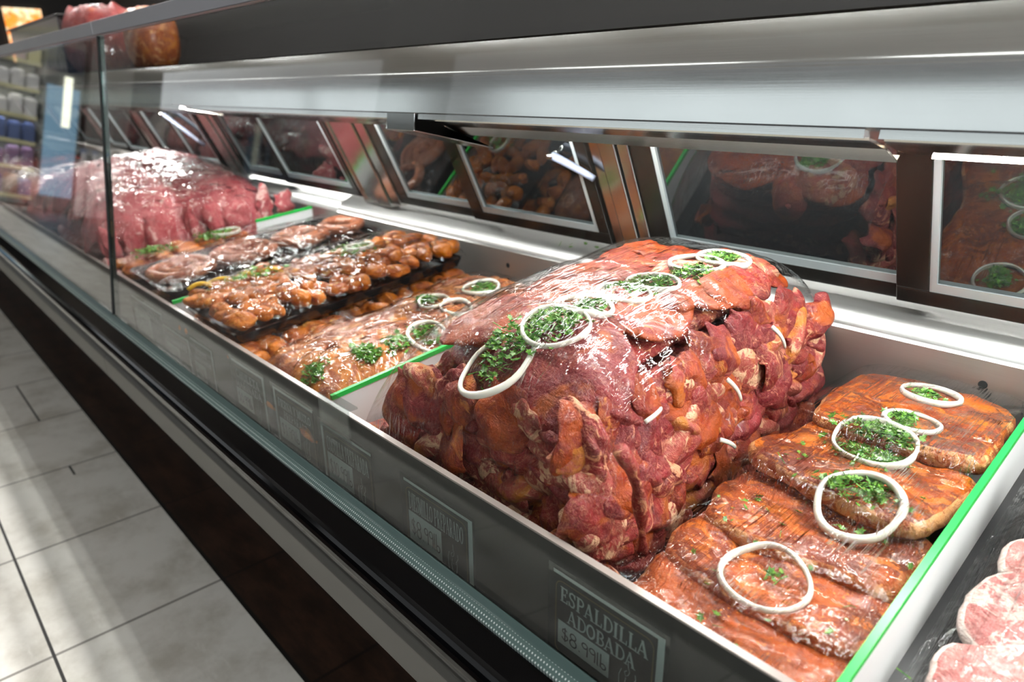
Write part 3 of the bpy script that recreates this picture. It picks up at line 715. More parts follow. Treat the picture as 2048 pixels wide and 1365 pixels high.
# hanging strip
b = MB()
pts = [(1240, 900, -.39), (1262, 935, -.383), (1278, 985, -.380), (1282, 1030, -.382), (1285, 1075, -.385), (1284, 1115, -.390)]
w3 = []
for px, py, x in pts:
    r = pix(px, py); w3.append(CAM + r * (x / r.x))
q = []
for i in range(len(w3) - 1):
    for k in range(5): q.append(w3[i].lerp(w3[i + 1], k / 5))
b.tube(q, lambda s_: .012 * (1 - .62 * s_) + .002 * math.sin(14 * s_), 12, False, .7)
tag(b.build('beef_strip', 'red_beef', smooth=True), 'long thin red beef strip hanging down the right side of the tall pile', 'meat')
def pile_film(x, y):
    d = math.hypot((x + .545) / .10, (y - .572) / .07)
    return pile_z(x, y) + .009 + .013 * max(0, min(1, (1.15 - d) * 4))
for k, (px, py, r, sq) in enumerate([(994, 722, .047, 1.0), (1112, 655, .046, .8), (1165, 623, .041, .8), (1247, 590, .039, .75), (1305, 570, .039, .8), (1392, 532, .042, .8), (1447, 520, .041, .85)]):
    p = on_surf(px, py, pile_film)
    where = ['biggest onion ring, at the front corner of the tall beef pile', 'second onion ring from the front on the tall beef pile', 'third onion ring from the front on the tall beef pile', 'fourth onion ring from the front on the tall beef pile',
             'fifth onion ring from the front on the tall beef pile', 'sixth onion ring, overlapped by the farthest one on the tall beef pile', 'farthest onion ring at the back of the tall beef pile'][k]
    onion(p, r, 'white raw ' + where, pile_film, th=.0030 if k else .0036, h=.0044, group='onion rings on the tall beef pile', seed=k * 3, sq=sq)
for k, (px, py, r, n_, d_) in enumerate([(1010, 700, .030, 110, 'inside the biggest onion ring on the tall beef pile'), (1105, 652, .034, 150, 'inside the second onion ring on the tall beef pile'), (1180, 620, .022, 80, 'inside the third onion ring on the tall beef pile'),
                                          (1245, 583, .026, 110, 'inside the fourth onion ring on the tall beef pile'), (1300, 572, .030, 110, 'inside the fifth onion ring on the tall beef pile'), (1385, 550, .030, 90, 'below the sixth onion ring on the tall beef pile'), (1445, 518, .024, 70, 'inside the farthest onion ring on the tall beef pile')]):
    p = on_surf(px, py, pile_film); cilantro(p, r, n_, 'chopped green cilantro ' + d_, pile_film, 70 + k, leaf=.006)
# onion slivers among the slices
for k, (px, py, px2, py2) in enumerate([(1545, 655, 1570, 695), (1455, 760, 1482, 800), (1290, 845, 1322, 818), (1440, 880, 1470, 895)]):
    def hx(px, py):
        r = pix(px, py); return CAM + r * (-.398 / r.x)
    a, c_ = hx(px, py), hx(px2, py2); mid = (a + c_) / 2 + Vector((.006, 0, .004))
    b = MB(); b.tube([(a * (1 - s_) ** 2 + mid * 2 * s_ * (1 - s_) + c_ * s_ * s_) for s_ in [i / 10 for i in range(11)]], .0019, 8, False, 1.6)
    tag(b.build('onion_sliver', 'onion', smooth=True), ['pale onion sliver near the back of the tall pile side', 'pale onion sliver midway along the tall pile side', 'curved onion sliver low near front corner of the tall pile side', 'short onion sliver near the bottom of the tall pile side'][k], 'onion')
# film: top, front and left
def pf_cut(x, y, z):
    if x > -.425 and y > .60: return True
    if y < .56 and x > -.455 + (pile_z(x, .56) - z) * -.55 - .0: return True
    if z < deck_z(y) + .02: return True
    return x > -.43
film_over(-.89, -.405, .478, 1.09, lambda x, y: pile_film(x, y) + .006, 'clear stretched film over top and front of the tall beef pile', 'cling_film_diagonal', 90, 130, .004, pf_cut, wr=.003)

# ------------------------------------------------------------------ adobo steaks
def adobo_z(x, y):
    base = deck_z(y) + .012
    u_ = (x + .255) / .125; u_ = max(-1, min(1, u_)); fx = (1 - abs(u_) ** 4) ** .5
    v_ = max(-1, min(1, (y - .755) / .305)); fy = (1 - abs(v_) ** 8) ** .4
    return base + .075 * fx * fy
tray(-.385, -.148, .474, 1.075, .600, 'black tray under the orange adobo steaks beside the tall pile', .014)
steaks = [(-.262, .542, .113, .066, .04, .004, 'nearest to the price panel under a single onion ring'), (-.262, .622, .113, .072, -.05, .012, 'second from the front with a fatty seam'),
          (-.262, .705, .113, .074, .06, .020, 'in the middle with a shiny film crease'), (-.260, .815, .110, .088, -.12, .040, 'carrying the two large onion rings'), (-.252, .965, .106, .105, .06, .046, 'at the back against the steel wall')]
def steak_z(x, y):
    z = 0
    for (cx, cy, rx, ry, ro, li, _) in steaks:
        d = (abs((x - cx) / rx) ** 3 + abs((y - cy) / ry) ** 3) ** (1 / 3)
        e_ = max(0, 1 - d ** 14) ** .5 if d < 1 else 0
        if d < 1: z = max(z, deck_z(y) + .020 + li + .017 + .015 * e_ - .10 * (y - cy))
    return max(z, deck_z(y) + .02)
for k, (cx, cy, rx, ry, ro, li, d_) in enumerate(steaks):
    b = slab_mesh(cx, cy, rx, ry, ro, lambda x, y, li=li, cy=cy: deck_z(y) + .020 + li - .10 * (y - cy), .032, 31 + k, ex=5, wave=.007, rim=.07, flat=14)
    tag(b.build('adobo_steak', ['adobo_steak', 'adobo_edge'], smooth=True), 'orange brown marinated steak ' + d_, 'meat', 'adobo steaks overlapping in the tray')
def ad_top(x, y):
    m_ = 0
    for dx in (-.012, 0, .012):
        for dy in (-.016, 0, .016): m_ = max(m_, steak_z(x + dx, y + dy))
    return m_
for k, (px, py, r, sq, d_) in enumerate([(1860, 795, .036, .8, 'farthest onion ring, at the back corner of the adobo steaks'), (1822, 850, .032, .8, 'small onion ring second from the back on the adobo steaks'), (1746, 903, .046, .85, 'large thin onion ring around a big cilantro heap on the adobo steaks'),
                                         (1720, 1000, .042, 1.0, 'thick white onion ring in the middle of the adobo steaks'), (1528, 1168, .044, .95, 'yellowish onion ring lying alone near the front of the adobo steaks')]):
    p = on_surf(px, py, ad_top, .7); onion(p, r, 'raw ' + d_, ad_top, th=.0030 if k != 3 else .0042, h=.0046, group='onion rings on the adobo steaks', seed=20 + k * 2, sq=sq)
for k, (px, py, r, n_, d_) in enumerate([(1848, 795, .018, 40, 'inside the farthest ring on the adobo steaks'), (1800, 842, .016, 40, 'inside the small ring on the adobo steaks'), (1760, 890, .034, 190, 'heaped in the large thin ring on the adobo steaks'), (1712, 978, .030, 100, 'inside the thick ring on the adobo steaks'), (1545, 1165, .010, 8, 'inside the lone front ring on the adobo steaks'), (1700, 858, .03, 16, 'scattered left of the rings on the adobo steaks')]):
    p = on_surf(px, py, ad_top, .7); cilantro(p, r, n_, 'chopped green cilantro ' + d_, ad_top, 90 + k, leaf=.0062)
p = on_surf(1560, 1010, ad_top, .7)
cilantro((-.26, .68, 0), .20, 40, 'loose cilantro bits scattered across all the adobo steaks', ad_top, 120, .5, .005, .001)
def ad_film(x, y):
    u_ = max(0, min(1, (x + .44) / .10)); k = u_ * u_ * (3 - 2 * u_)
    m_ = 0
    for dx in (-.02, 0, .02):
        for dy in (-.03, 0, .03): m_ = max(m_, steak_z(min(-.16, max(-.33, x + dx)), y + dy))
    lo = deck_z(y) + .012
    return lo + (m_ + .004 - lo) * (.12 + .88 * k)
film_over(-.435, -.150, .474, 1.085, ad_film, 'clear stretched film with bright streaks over the adobo steaks', 'streaked_film', 70, 120, .004, wr=.002)

# ------------------------------------------------------------------ pork chops right of the divider
tray(-.118, .35, .46, 1.06, .600, 'black tray holding pale pork chops in the right corner', .014)
chops = [(-.015, .545, .095, .062, .1, .012, 'closest to the price panel, cut off by the frame'), (-.022, .630, .090, .060, .2, .020, 'second from the front on the black tray'), (-.018, .715, .092, .062, .0, .030, 'third from the front with a broad white fat vein'),
         (-.010, .80, .092, .062, .15, .040, 'fourth from the front'), (-.005, .89, .095, .065, -.1, .05, 'at the back near the steel wall'),
         (.2, .60, .10, .08, .0, .03, 'beyond the right picture edge at the front'), (.22, .80, .10, .09, .0, .04, 'beyond the right picture edge at the back')]
def chop_z(x, y):
    z = deck_z(y) + .02
    for (cx, cy, rx, ry, ro, li, _) in chops:
        d = (abs((x - cx) / rx) ** 3 + abs((y - cy) / ry) ** 3) ** (1 / 3)
        if d < 1: z = max(z, deck_z(y) + li + .024 * max(0, 1 - d ** 6) ** .5 + .012)
    return z
for k, (cx, cy, rx, ry, ro, li, d_) in enumerate(chops):
    b = slab_mesh(cx, cy, rx, ry, ro, lambda x, y, li=li, cy=cy: deck_z(y) + li + .25 * (y - cy), .024, 61 + k, ex=2.5, wave=.004, rim=.09)
    tag(b.build('pork_chop', ['pork', 'pork_fat'], smooth=True), 'pink raw pork chop ' + d_, 'meat', 'pork chops on the right tray')
def chop_film(x, y):
    m_ = 0
    for dx in (-.02, 0, .02):
        for dy in (-.03, 0, .03): m_ = max(m_, chop_z(x + dx, y + dy))
    u_ = max(0, min(1, (x + .125) / .06)); lo = deck_z(y) + .012
    return lo + (m_ - lo) * u_
film_over(-.125, .33, .472, 1.05, chop_film, 'clear film stretched over the pale pork chops', 'streaked_film', 60, 90, .004)
# tall wrapped beef packs outside the frame, mirrored in the rear doors
for k, (cx, cy, ht) in enumerate([(.45, .75, .20)]):
    for q in range(5):
        b = slab_mesh(cx, cy, .10, .26, 0, lambda x, y, q=q: deck_z(y) + .01 + q * ht / 5, ht / 5 + .004, 80 + q, ex=4)
        tag(b.build('beef_slab', 'red_beef', smooth=True), 'red beef slab stacked beyond the right picture edge, seen mirrored in the doors', 'meat', 'beef slabs beyond the right edge')
    film_over(cx - .12, cx + .12, .48, 1.02, lambda x, y: deck_z(y) + .03 + ht * (1 - min(1, abs(x - cx) / .12) ** 6), 'clear film over the red beef stack beyond the right picture edge', 'crinkled_film', 30, 40)

# ------------------------------------------------------------------ low wrapped packs between divider and pile
def low_z(x, y): return deck_z(y) + .035 + .004 * N((x * 30, y * 30, 2))
tray(-.93, -.80, .48, .80, .600, 'black tray of thin meat between the divider board and the tall pile', .012)
for k in range(3):
    b = slab_mesh(-.885, .52 + .085 * k, .045, .05, 0, lambda x, y: deck_z(y) + .012, .022, 130 + k)
    tag(b.build('meat_slab', 'fatty_beef', smooth=True), ['pale thin meat slab nearest the price panel left of the tall pile', 'middle pale thin meat slab left of the tall pile', 'rearmost pale thin meat slab left of the tall pile'][k], 'meat')
film_over(-.932, -.83, .476, .80, low_z, 'crinkled clear film over the low tray left of the tall pile', 'crinkled_film', 30, 60, wr=.006)

# ------------------------------------------------------------------ ribs
def rib_z(x, y):
    u_ = max(-1, min(1, (x + 1.09) / .145)); v_ = max(-1, min(1, (y - .75) / .285))
    return deck_z(y) + .018 + .088 * (1 - abs(u_) ** 3.2) ** .45 * (1 - abs(v_) ** 8) ** .4 + .010 * N((x * 13, y * 13, .4))
tray(-1.235, -.945, .474, 1.05, .600, 'black tray of marinated ribs left of the green edged divider', .014)
for k in range(12):
    x = -1.16 + .135 * (k % 2) + rng.uniform(-.01, .01); y = .52 + .092 * (k // 2)
    b = slab_mesh(x, y, .078, .058, rng.uniform(-.4, .4), rib_z, .016, 140 + k, ex=2.6, wave=.009, lift=-.008)
    tag(b.build('rib_slab', 'rib_meat', smooth=True), 'orange brown marinated rib piece packed under film left of the divider', 'meat', 'marinated rib pieces')
b = slab_mesh(-1.09, .75, .13, .27, 0, lambda x, y: deck_z(y) + .01, .07, 155, ex=4, wave=.01)
tag(b.build('rib_slab', 'rib_meat', smooth=True), 'thick lower rib slab beneath the marinated rib pieces', 'meat')
rf = lambda x, y: rib_z(x, y) + .008
for k, (px, py, r, d_) in enumerate([(855, 673, .036, 'nearest onion ring on the ribs, beside the cilantro'), (868, 607, .030, 'onion ring at the left edge of the ribs'), (912, 618, .030, 'middle onion ring on the ribs'), (962, 582, .038, 'farthest onion ring on the ribs')]):
    p = on_surf(px, py, rf, .72); onion(p, r, 'white ' + d_, rf, group='onion rings on the ribs', seed=40 + k)
for k, (px, py, r, n_, d_) in enumerate([(735, 708, .026, 90, 'heap near the front of the ribs'), (795, 690, .022, 50, 'scatter before the nearest ring on the ribs'), (850, 672, .026, 60, 'around the nearest ring on the ribs'), (855, 602, .022, 60, 'at the left edge of the ribs'), (968, 582, .026, 80, 'inside the farthest ring on the ribs'), (625, 750, .02, 50, 'at the front tip of the ribs')]):
    p = on_surf(px, py, rf, .72); cilantro(p, r, n_, 'chopped green cilantro ' + d_, rf, 160 + k, leaf=.007)
film_over(-1.25, -.942, .472, 1.08, lambda x, y: rib_z(x, y) + .014, 'clear shiny film wrapped over the marinated ribs', 'crinkled_film', 60, 110, wr=.004)

# ------------------------------------------------------------------ chicken trays
def lump_mesh(seed, a, c, d):
    g = random.Random(seed); b = MB(); nu, nv = 14, 9; vs = [(0, 0, d)]
    for j in range(1, nv):
        th = math.pi * j / nv
        for i in range(nu):
            ph = 2 * math.pi * i / nu; v = Vector((math.sin(th) * math.cos(ph), math.sin(th) * math.sin(ph), math.cos(th)))
            k = 1 + .30 * N(v * 1.2 + Vector((seed, 0, 0))) + .26 * N(v * 2.8 + Vector((0, seed, 0)))
            vs.append((a * v.x * k * (1 + .3 * v.x * g_s(seed)), c * v.y * k, d * v.z * k))
    vs.append((0, 0, -d)); n = len(vs)
    fs = [(0, 1 + i, 1 + (i + 1) % nu) for i in range(nu)]
    for j in range(nv - 2): fs += [(1 + j * nu + i, 1 + (j + 1) * nu + i, 1 + (j + 1) * nu + (i + 1) % nu, 1 + j * nu + (i + 1) % nu) for i in range(nu)]
    fs += [(n - 1, 1 + (nv - 2) * nu + (i + 1) % nu, 1 + (nv - 2) * nu + i) for i in range(nu)]
    b.add(vs, fs); return b
def g_s(seed): return ((seed * 37) % 10) / 10
lumps = []
for k in range(7):
    o = _ob(lump_mesh(200 + k, .036, .021, .020), 'chicken_piece', 'chicken', None, smooth=True, origin=False)
    o.modifiers.new('smooth', 'SUBSURF').levels = 1
    lumps.append(o)
lused = set()
def put_lump(p, label, group, s_=1.0):
    k = rng.randrange(7)
    if k in lused: o = lumps[k].copy(); COL.objects.link(o)
    else: o = lumps[k]; lused.add(k)
    o.matrix_world = Matrix.Translation(p) @ Matrix.Rotation(rng.uniform(0, 6.28), 4, 'Z') @ Matrix.Rotation(rng.uniform(-.4, .4), 4, 'X') @ Matrix.Diagonal((s_, s_ * rng.uniform(.85, 1.15), s_, 1))
    tag(o, label, 'meat', group); return o
tray(-1.63, -1.255, .476, 1.07, .602, 'lower black tray of orange chicken under the top chicken tray', .02)
tray(-1.60, -1.31, .478, 1.06, .686, 'upper black tray of orange chicken stacked on the lower one', .022)
for j in range(12):
    y = .505 + .048 * j
    for i in range(7):
        x = -1.605 + .055 * i + rng.uniform(-.01, .01); put_lump((x, y + rng.uniform(-.01, .01), deck_z(y) + .048 + rng.uniform(0, .012)), 'orange marinated chicken piece in the lower stacked tray', 'chicken pieces in the lower tray')
for j in range(14):
    y = .500 + .0415 * j
    for i in range(6):
        x = -1.575 + .048 * i + rng.uniform(-.01, .01); put_lump((x, y + rng.uniform(-.01, .01), .686 + .114 * (y - .5) + .034 + rng.uniform(0, .020)), 'orange marinated chicken piece in the upper stacked tray', 'chicken pieces in the upper tray', rng.uniform(.72, .98))
def chk_top(x, y):
    u_ = max(-1, min(1, (x + 1.455) / .155)); v_ = max(-1, min(1, (y - .765) / .297))
    return .686 + .114 * (y - .5) + .018 + .058 * (1 - u_ ** 4) ** .5 * (1 - abs(v_) ** 8) ** .5 + .006 * N((x * 20, y * 20, 1))
film_over(-1.609, -1.302, .474, 1.062, chk_top, 'crinkled clear film over the upper chicken tray', 'crinkled_film', 50, 100, wr=.006)
def chk_low(x, y):
    u_ = max(0, min(1, (x + 1.315) / .07)); return deck_z(y) + .078 - .055 * u_ ** 2 + .005 * N((x * 22, y * 22, 4))
film_over(-1.318, -1.25, .474, 1.07, chk_low, 'crinkled clear film over the lower chicken tray edge', 'crinkled_film', 20, 100, wr=.005)
p = on_plane(610, 505, .76); onion((-1.47, .86, 0), .032, 'white onion ring on the upper chicken tray', lambda x, y: chk_top(x, y) - .004)
cilantro((-1.47, .84, 0), .05, 60, 'chopped green cilantro beside the ring on the chicken', lambda x, y: chk_top(x, y) - .004, 190)
cilantro((-1.52, .62, 0), .05, 40, 'chopped green cilantro on the front of the chicken tray', lambda x, y: chk_top(x, y) - .004, 191)

for k, (x, y, l_) in enumerate([(-1.575, .515, .05), (-1.565, .56, .06), (-1.55, .61, .05), (-1.53, .66, .045)]):
    b = MB(); b.tube([(x + l_ * (i / 10 - .5) * .5, y + l_ * (i / 10 - .5), .686 + .114 * (y - .5) + .056 + .012 * math.sin(math.pi * i / 10)) for i in range(11)], .005, 8)
    tag(b.build('pepper_strip', 'yellow_pepper', smooth=True), ['nearest', 'second', 'third', 'fourth'][k] + ' yellow pepper strip from the front along the left edge of the chicken tray', 'vegetable', 'yellow pepper strips on the chicken')
cilantro((-.98, 1.135, 0), .05, 5, 'few green cilantro bits fallen on the steel ledge behind the pile', lambda x, y: .838, 260, 1.5, .006, .001)
# ------------------------------------------------------------------ sausages
tray(-2.03, -1.685, .478, 1.075, .655, 'lower black tray under the sausage tray', .022)
tray(-2.02, -1.70, .48, 1.085, .700, 'wide black tray carrying the coiled sausages', .018)
def coil(p, r, turns, label, rt=.015):
    b = MB(); pts = []; n = int(40 * turns)
    for i in range(n + 1):
        a = 2 * math.pi * turns * i / n; rr = r - (rt * 1.95) * (a / (2 * math.pi))
        pts.append((p[0] + rr * math.cos(a + p[0] * 9), p[1] + rr * math.sin(a + p[0] * 9), p[2] + rt + .114 * rr * math.sin(a + p[0] * 9) + .002 * math.sin(3 * a)))
    b.tube(pts, lambda q: rt * min(1, .35 + 12 * min(q, 1 - q)) * (1 + .05 * math.sin(q * 60)), 12)
    tag(b.build('sausage_coil', 'sausage', smooth=True), label, 'sausage', 'coiled sausages on the black tray')
stz = lambda y: .706 + .114 * (y - .5)
coil((-1.86, .575, stz(.575)), .090, 2.7, 'coiled brown sausage nearest the front glass under shiny film')
coil((-1.845, .735, stz(.735) + .004), .092, 2.8, 'coiled brown sausage second from the front showing its spiral')
coil((-1.85, .905, stz(.905)), .085, 2.5, 'coiled brown sausage third from the front')
coil((-1.83, 1.025, stz(1.025) + .006), .070, 1.15, 'open ring of brown sausage at the back of the tray')
film_over(-2.03, -1.69, .474, 1.09, lambda x, y: stz(y) + .036 - .03 * max(abs((x + 1.86) / .17), abs((y - .78) / .31)) ** 4, 'clear shiny film over the coiled sausages', 'crinkled_film', 50, 90, wr=.005)
# marinated tray further left
tray(-2.21, -2.035, .48, .87, .64, 'black tray of orange brown meat left of the sausages', .022)
for j in range(5):
    for i in range(3):
        y = .52 + .075 * j; put_lump((-2.17 + .05 * i, y, .64 + .114 * (y - .5) + .045 + rng.uniform(0, .02)), 'orange brown meat chunk in the tray left of the sausages', 'meat chunks left of the sausages', 1.1)
mz = lambda x, y: .64 + .114 * (y - .5) + .082
cilantro((-2.12, .58, 0), .05, 90, 'chopped cilantro at the front of the tray left of the sausages', mz, 210)
cilantro((-2.12, .76, 0), .05, 110, 'chopped cilantro in the middle of the tray left of the sausages', mz, 211)
onion((-2.12, .79, 0), .04, 'white onion ring on the tray left of the sausages', mz)
film_over(-2.215, -2.03, .474, .87, lambda x, y: mz(x, y) + .004, 'crinkled shiny film on the tray left of the sausages', 'crinkled_film', 30, 70, wr=.008)

# ------------------------------------------------------------------ stacked pork slabs
def pork_z(x, y):
    u_ = max(-1, min(1, (x + 2.70) / .47)); v_ = max(-1, min(1, (y - .76) / .30))
    return deck_z(y) + .01 + .22 * (1 - abs(u_) ** 5) ** .4 * (1 - abs(v_) ** 4) ** .4 + .05 * max(0, min(1, (-x - 2.3) / .6)) + .01 * N((x * 6, y * 6, .2))
tray(-3.18, -2.23, .47, 1.08, .60, 'black tray under the big stack of pink pork slabs', .014)
for k in range(5):
    b = slab_mesh(-2.68 - .008 * k, .765, .455 - .012 * k, .285 - .01 * k, 0, lambda x, y, k=k: deck_z(y) + .012 + .042 * k, .044, 220 + k, ex=4.5, wave=.012)
    tag(b.build('pork_slab', 'pork_slab', smooth=True), ['lowest', 'second lowest', 'middle', 'second highest', 'highest full'][k] + ' pink pork slab in the big stack behind the glass seam', 'meat', 'full pork slabs in the big stack')
for k in range(12):
    x = -2.35 - .20 * (k % 4) - .03 * rng.random(); y = .58 + .16 * (k // 4)
    b = slab_mesh(x, y, .13, .10, rng.uniform(-.5, .5), pork_z, .022, 230 + k, ex=2.6, wave=.012, lift=-.006)
    tag(b.build('pork_piece', 'pork_slab', smooth=True), 'pink pork piece on top of the big stack by the glass seam', 'meat', 'pork pieces topping the big stack')
for k in range(16):
    y = .50 + .55 * (k % 8) / 7; z = deck_z(y) + .05 + .09 * (k // 8)
    o = put_flap((-2.245, y, z), (1, 0, 0), 1.5 + rng.gauss(0, .2), (1.2, .8, 1.1)); o.data = flaps[2 * (k % 8)].data.copy(); o.data.materials[0] = M['pork_slab']; tag(o, 'red pork end showing at the right side of the big stack', 'meat', 'pork ends on the big stack'); o.name = 'pork_end'
film_over(-3.18, -2.20, .468, 1.08, lambda x, y: pork_z(x, y) + .022, 'crinkled shiny film over the big stack of pink pork', 'crinkled_film', 110, 80, wr=.010)
# packs farther along
cols = ['pork_slab', 'pork', 'pork_fat', 'purple_beef', 'pork', 'pork_slab']
names = ['pale packed pork mound just beyond the big stack', 'pink packed pork mound second beyond the big stack', 'white packed fat mound third beyond the big stack', 'dark purple packed meat mound fourth beyond the big stack', 'pink packed pork mound fifth beyond the big stack', 'red packed pork mound at the far end of the counter']
for k in range(6):
    x = -3.42 - .46 * k; zf = lambda x_, y_: deck_z(y_) + .012
    tray(x - .21, x + .21, .475, 1.06, .60, 'black tray under the ' + names[k].split(' mound')[0] + ' mound ' + names[k].split('mound ')[1], .014)
    b = slab_mesh(x, .77, .19, .27, 0, zf, .13 + .02 * (k % 2), 250 + k, ex=3, wave=.02)
    tag(b.build('meat_mound', cols[k], smooth=True), names[k], 'meat')
    film_over(x - .215, x + .215, .474, 1.06, lambda x_, y_, x=x, k=k: deck_z(y_) + .02 + (.145 + .02 * (k % 2)) * (1 - min(1, abs((x_ - x) / .21)) ** 4) ** .5 * (1 - min(1, abs((y_ - .77) / .29)) ** 5) ** .5,
              'shiny clear film over the ' + names[k], 'crinkled_film', 30, 40, wr=.010)

# ------------------------------------------------------------------ price cards behind the front glass
def ribbon(b, pts, w, y, mi=0):
    """flat stroke in the x-z plane, w = width (number or list)"""
    n = len(pts)
    if n < 2: return
    L, Rr = [], []
    for i in range(n):
        a = pts[max(0, i - 1)]; c = pts[min(n - 1, i + 1)]
        dx, dz = c[0] - a[0], c[1] - a[1]; d = math.hypot(dx, dz) or 1; nx, nz = -dz / d, dx / d; ww = w[i] if isinstance(w, list) else w
        L.append((pts[i][0] + nx * ww / 2, y, pts[i][1] + nz * ww / 2)); Rr.append((pts[i][0] - nx * ww / 2, y, pts[i][1] - nz * ww / 2))
    b.add(L + Rr, [(i, n + i, n + i + 1, i + 1) for i in range(n - 1)], mi)
def circ(cx, cz, rx, rz, a0=0, a1=360, n=14):
    return [(cx + rx * math.cos(math.radians(a0 + (a1 - a0) * k / n)), cz + rz * math.sin(math.radians(a0 + (a1 - a0) * k / n))) for k in range(n + 1)]
TK, TN = .20, .10
def stem(x): return [([(x, 0), (x, 1)], TK), ([(x - .19, .04), (x + .19, .04)], .08), ([(x - .19, .96), (x + .19, .96)], .08)]
def bowl(x0, zc, rx, rz): return ([(x0, zc + rz)] + circ(x0 + .18, zc, rx, rz, 90, -90, 10) + [(x0, zc - rz)], .13)
GL = {
 'I': (stem(.24), .48), 'L': (stem(.24) + [([(.24, .06), (.72, .06)], .12), ([(.70, 0), (.70, .30)], .09)], .78),
 'E': (stem(.24) + [([(.24, .94), (.70, .94)], .12), ([(.68, 1), (.68, .72)], .09), ([(.24, .52), (.56, .52)], .10), ([(.54, .40), (.54, .64)], .08), ([(.24, .06), (.74, .06)], .12), ([(.72, 0), (.72, .28)], .09)], .80),
 'T': ([([(.40, 0), (.40, 1)], TK), ([(.21, .04), (.59, .04)], .08), ([(.06, .94), (.74, .94)], .12), ([(.08, 1), (.08, .70)], .09), ([(.72, 1), (.72, .70)], .09)], .80),
 'P': (stem(.24) + [bowl(.24, .72, .30, .23)], .80), 'R': (stem(.24) + [bowl(.24, .72, .30, .23), ([(.42, .50), (.72, .04)], .18), ([(.60, .04), (.88, .04)], .08)], .88),
 'B': (stem(.24) + [bowl(.24, .74, .27, .21), bowl(.24, .29, .32, .24)], .82), 'D': (stem(.24) + [bowl(.24, .5, .42, .44)], .92),
 'O': ([(circ(.44, .5, .34, .43, 0, 360, 20), .17)], .88), 'C': ([(circ(.44, .5, .34, .43, 50, 310, 18), .16), ([(.68, .62), (.68, .96)], .09)], .82),
 'S': ([([(.64, .74), (.58, .90), (.40, .95), (.20, .88), (.16, .70), (.28, .57), (.52, .46), (.62, .28), (.54, .10), (.36, .05), (.18, .12), (.12, .28)], .15), ([(.66, .66), (.66, .98)], .08), ([(.10, .02), (.10, .34)], .08)], .74),
 'A': ([([(.10, .02), (.42, .98)], .09), ([(.40, .98), (.76, .02)], TK), ([(.22, .32), (.62, .32)], .08), ([(-.04, .04), (.26, .04)], .08), ([(.58, .04), (.94, .04)], .08)], .90),
 'M': ([([(.14, 0), (.14, 1)], .10), ([(.14, 1), (.48, .08)], .18), ([(.48, .08), (.82, 1)], .09), ([(.84, 0), (.84, 1)], TK), ([(0, .04), (.30, .04)], .08), ([(.66, .04), (1.02, .04)], .08), ([(0, .96), (.2, .96)], .08)], 1.04),
 'N': ([([(.14, 0), (.14, 1)], .10), ([(.14, 1), (.74, .02)], .18), ([(.74, 0), (.74, 1)], .10), ([(0, .04), (.30, .04)], .08), ([(.58, .96), (.90, .96)], .08)], .90),
 'Y': ([([(.12, .98), (.42, .46)], .18), ([(.74, .98), (.42, .46)], .09), ([(.42, 0), (.42, .5)], TK), ([(.24, .04), (.62, .04)], .08), ([(-.02, .96), (.28, .96)], .08), ([(.60, .96), (.86, .96)], .08)], .84),
 'U': ([([(.20, 1), (.20, .30), (.28, .10), (.48, .04), (.66, .12), (.72, .30), (.72, 1)], .15), ([(.04, .96), (.38, .96)], .08), ([(.58, .96), (.86, .96)], .08)], .90),
 'H': (stem(.22) + [([(.22, .5), (.72, .5)], .1)] + stem(.72), .94), ' ': ([], .42), '|': ([([(.3, .1), (.3, .9)], .3)], .5),
}
HW = {'$': ([[(.42, .80), (.28, .90), (.12, .82), (.10, .66), (.26, .54), (.44, .44), (.48, .28), (.36, .14), (.18, .14), (.06, .26)], [(.28, 1.0), (.28, 0)]], .58),
 '8': ([circ(.26, .74, .19, .20, 0, 360, 14), circ(.26, .28, .22, .25, 0, 360, 14)], .58), '.': ([[(.08, .06), (.14, .10)]], .24),
 '9': ([circ(.22, .72, .18, .18, 0, 360, 14), [(.40, .74), (.40, .36), (.38, .05)]], .50), '1': ([[(.1, .8), (.2, .95), (.2, .05)]], .34), '0': ([circ(.24, .5, .2, .42, 0, 360, 16)], .54),
 'l': ([[(.06, .95), (.06, .10), (.12, .04)]], .2), 'b': ([[(.06, 1.0), (.06, .06)], circ(.22, .22, .17, .18, 0, 360, 14)], .46)}
def letters(b, text, x0, x1, z0, h, y):
    w = sum(GL[c][1] for c in text); k = (x1 - x0) / w; x = x0
    for c in text:
        for pts, t_ in GL[c][0]: ribbon(b, [(x + p[0] * k, z0 + p[1] * h) for p in pts], t_ * min(k, h), y)
        x += GL[c][1] * k
def script(b, text, x0, x1, z0, h, y, w):
    tw = sum(HW[c][1] for c in text); k = (x1 - x0) / tw; x = x0
    for c in text:
        for pts in HW[c][0]: ribbon(b, [(x + p[0] * k, z0 + p[1] * h) for p in pts], w, y)
        x += HW[c][1] * k
def rrect(x0, x1, z0, z1, r):
    p = []
    for cx, cz, a in ((x1 - r, z1 - r, 0), (x0 + r, z1 - r, 90), (x0 + r, z0 + r, 180), (x1 - r, z0 + r, 270)): p += circ(cx, cz, r, r, a, a + 90, 5)
    return p + [p[0], p[1]]
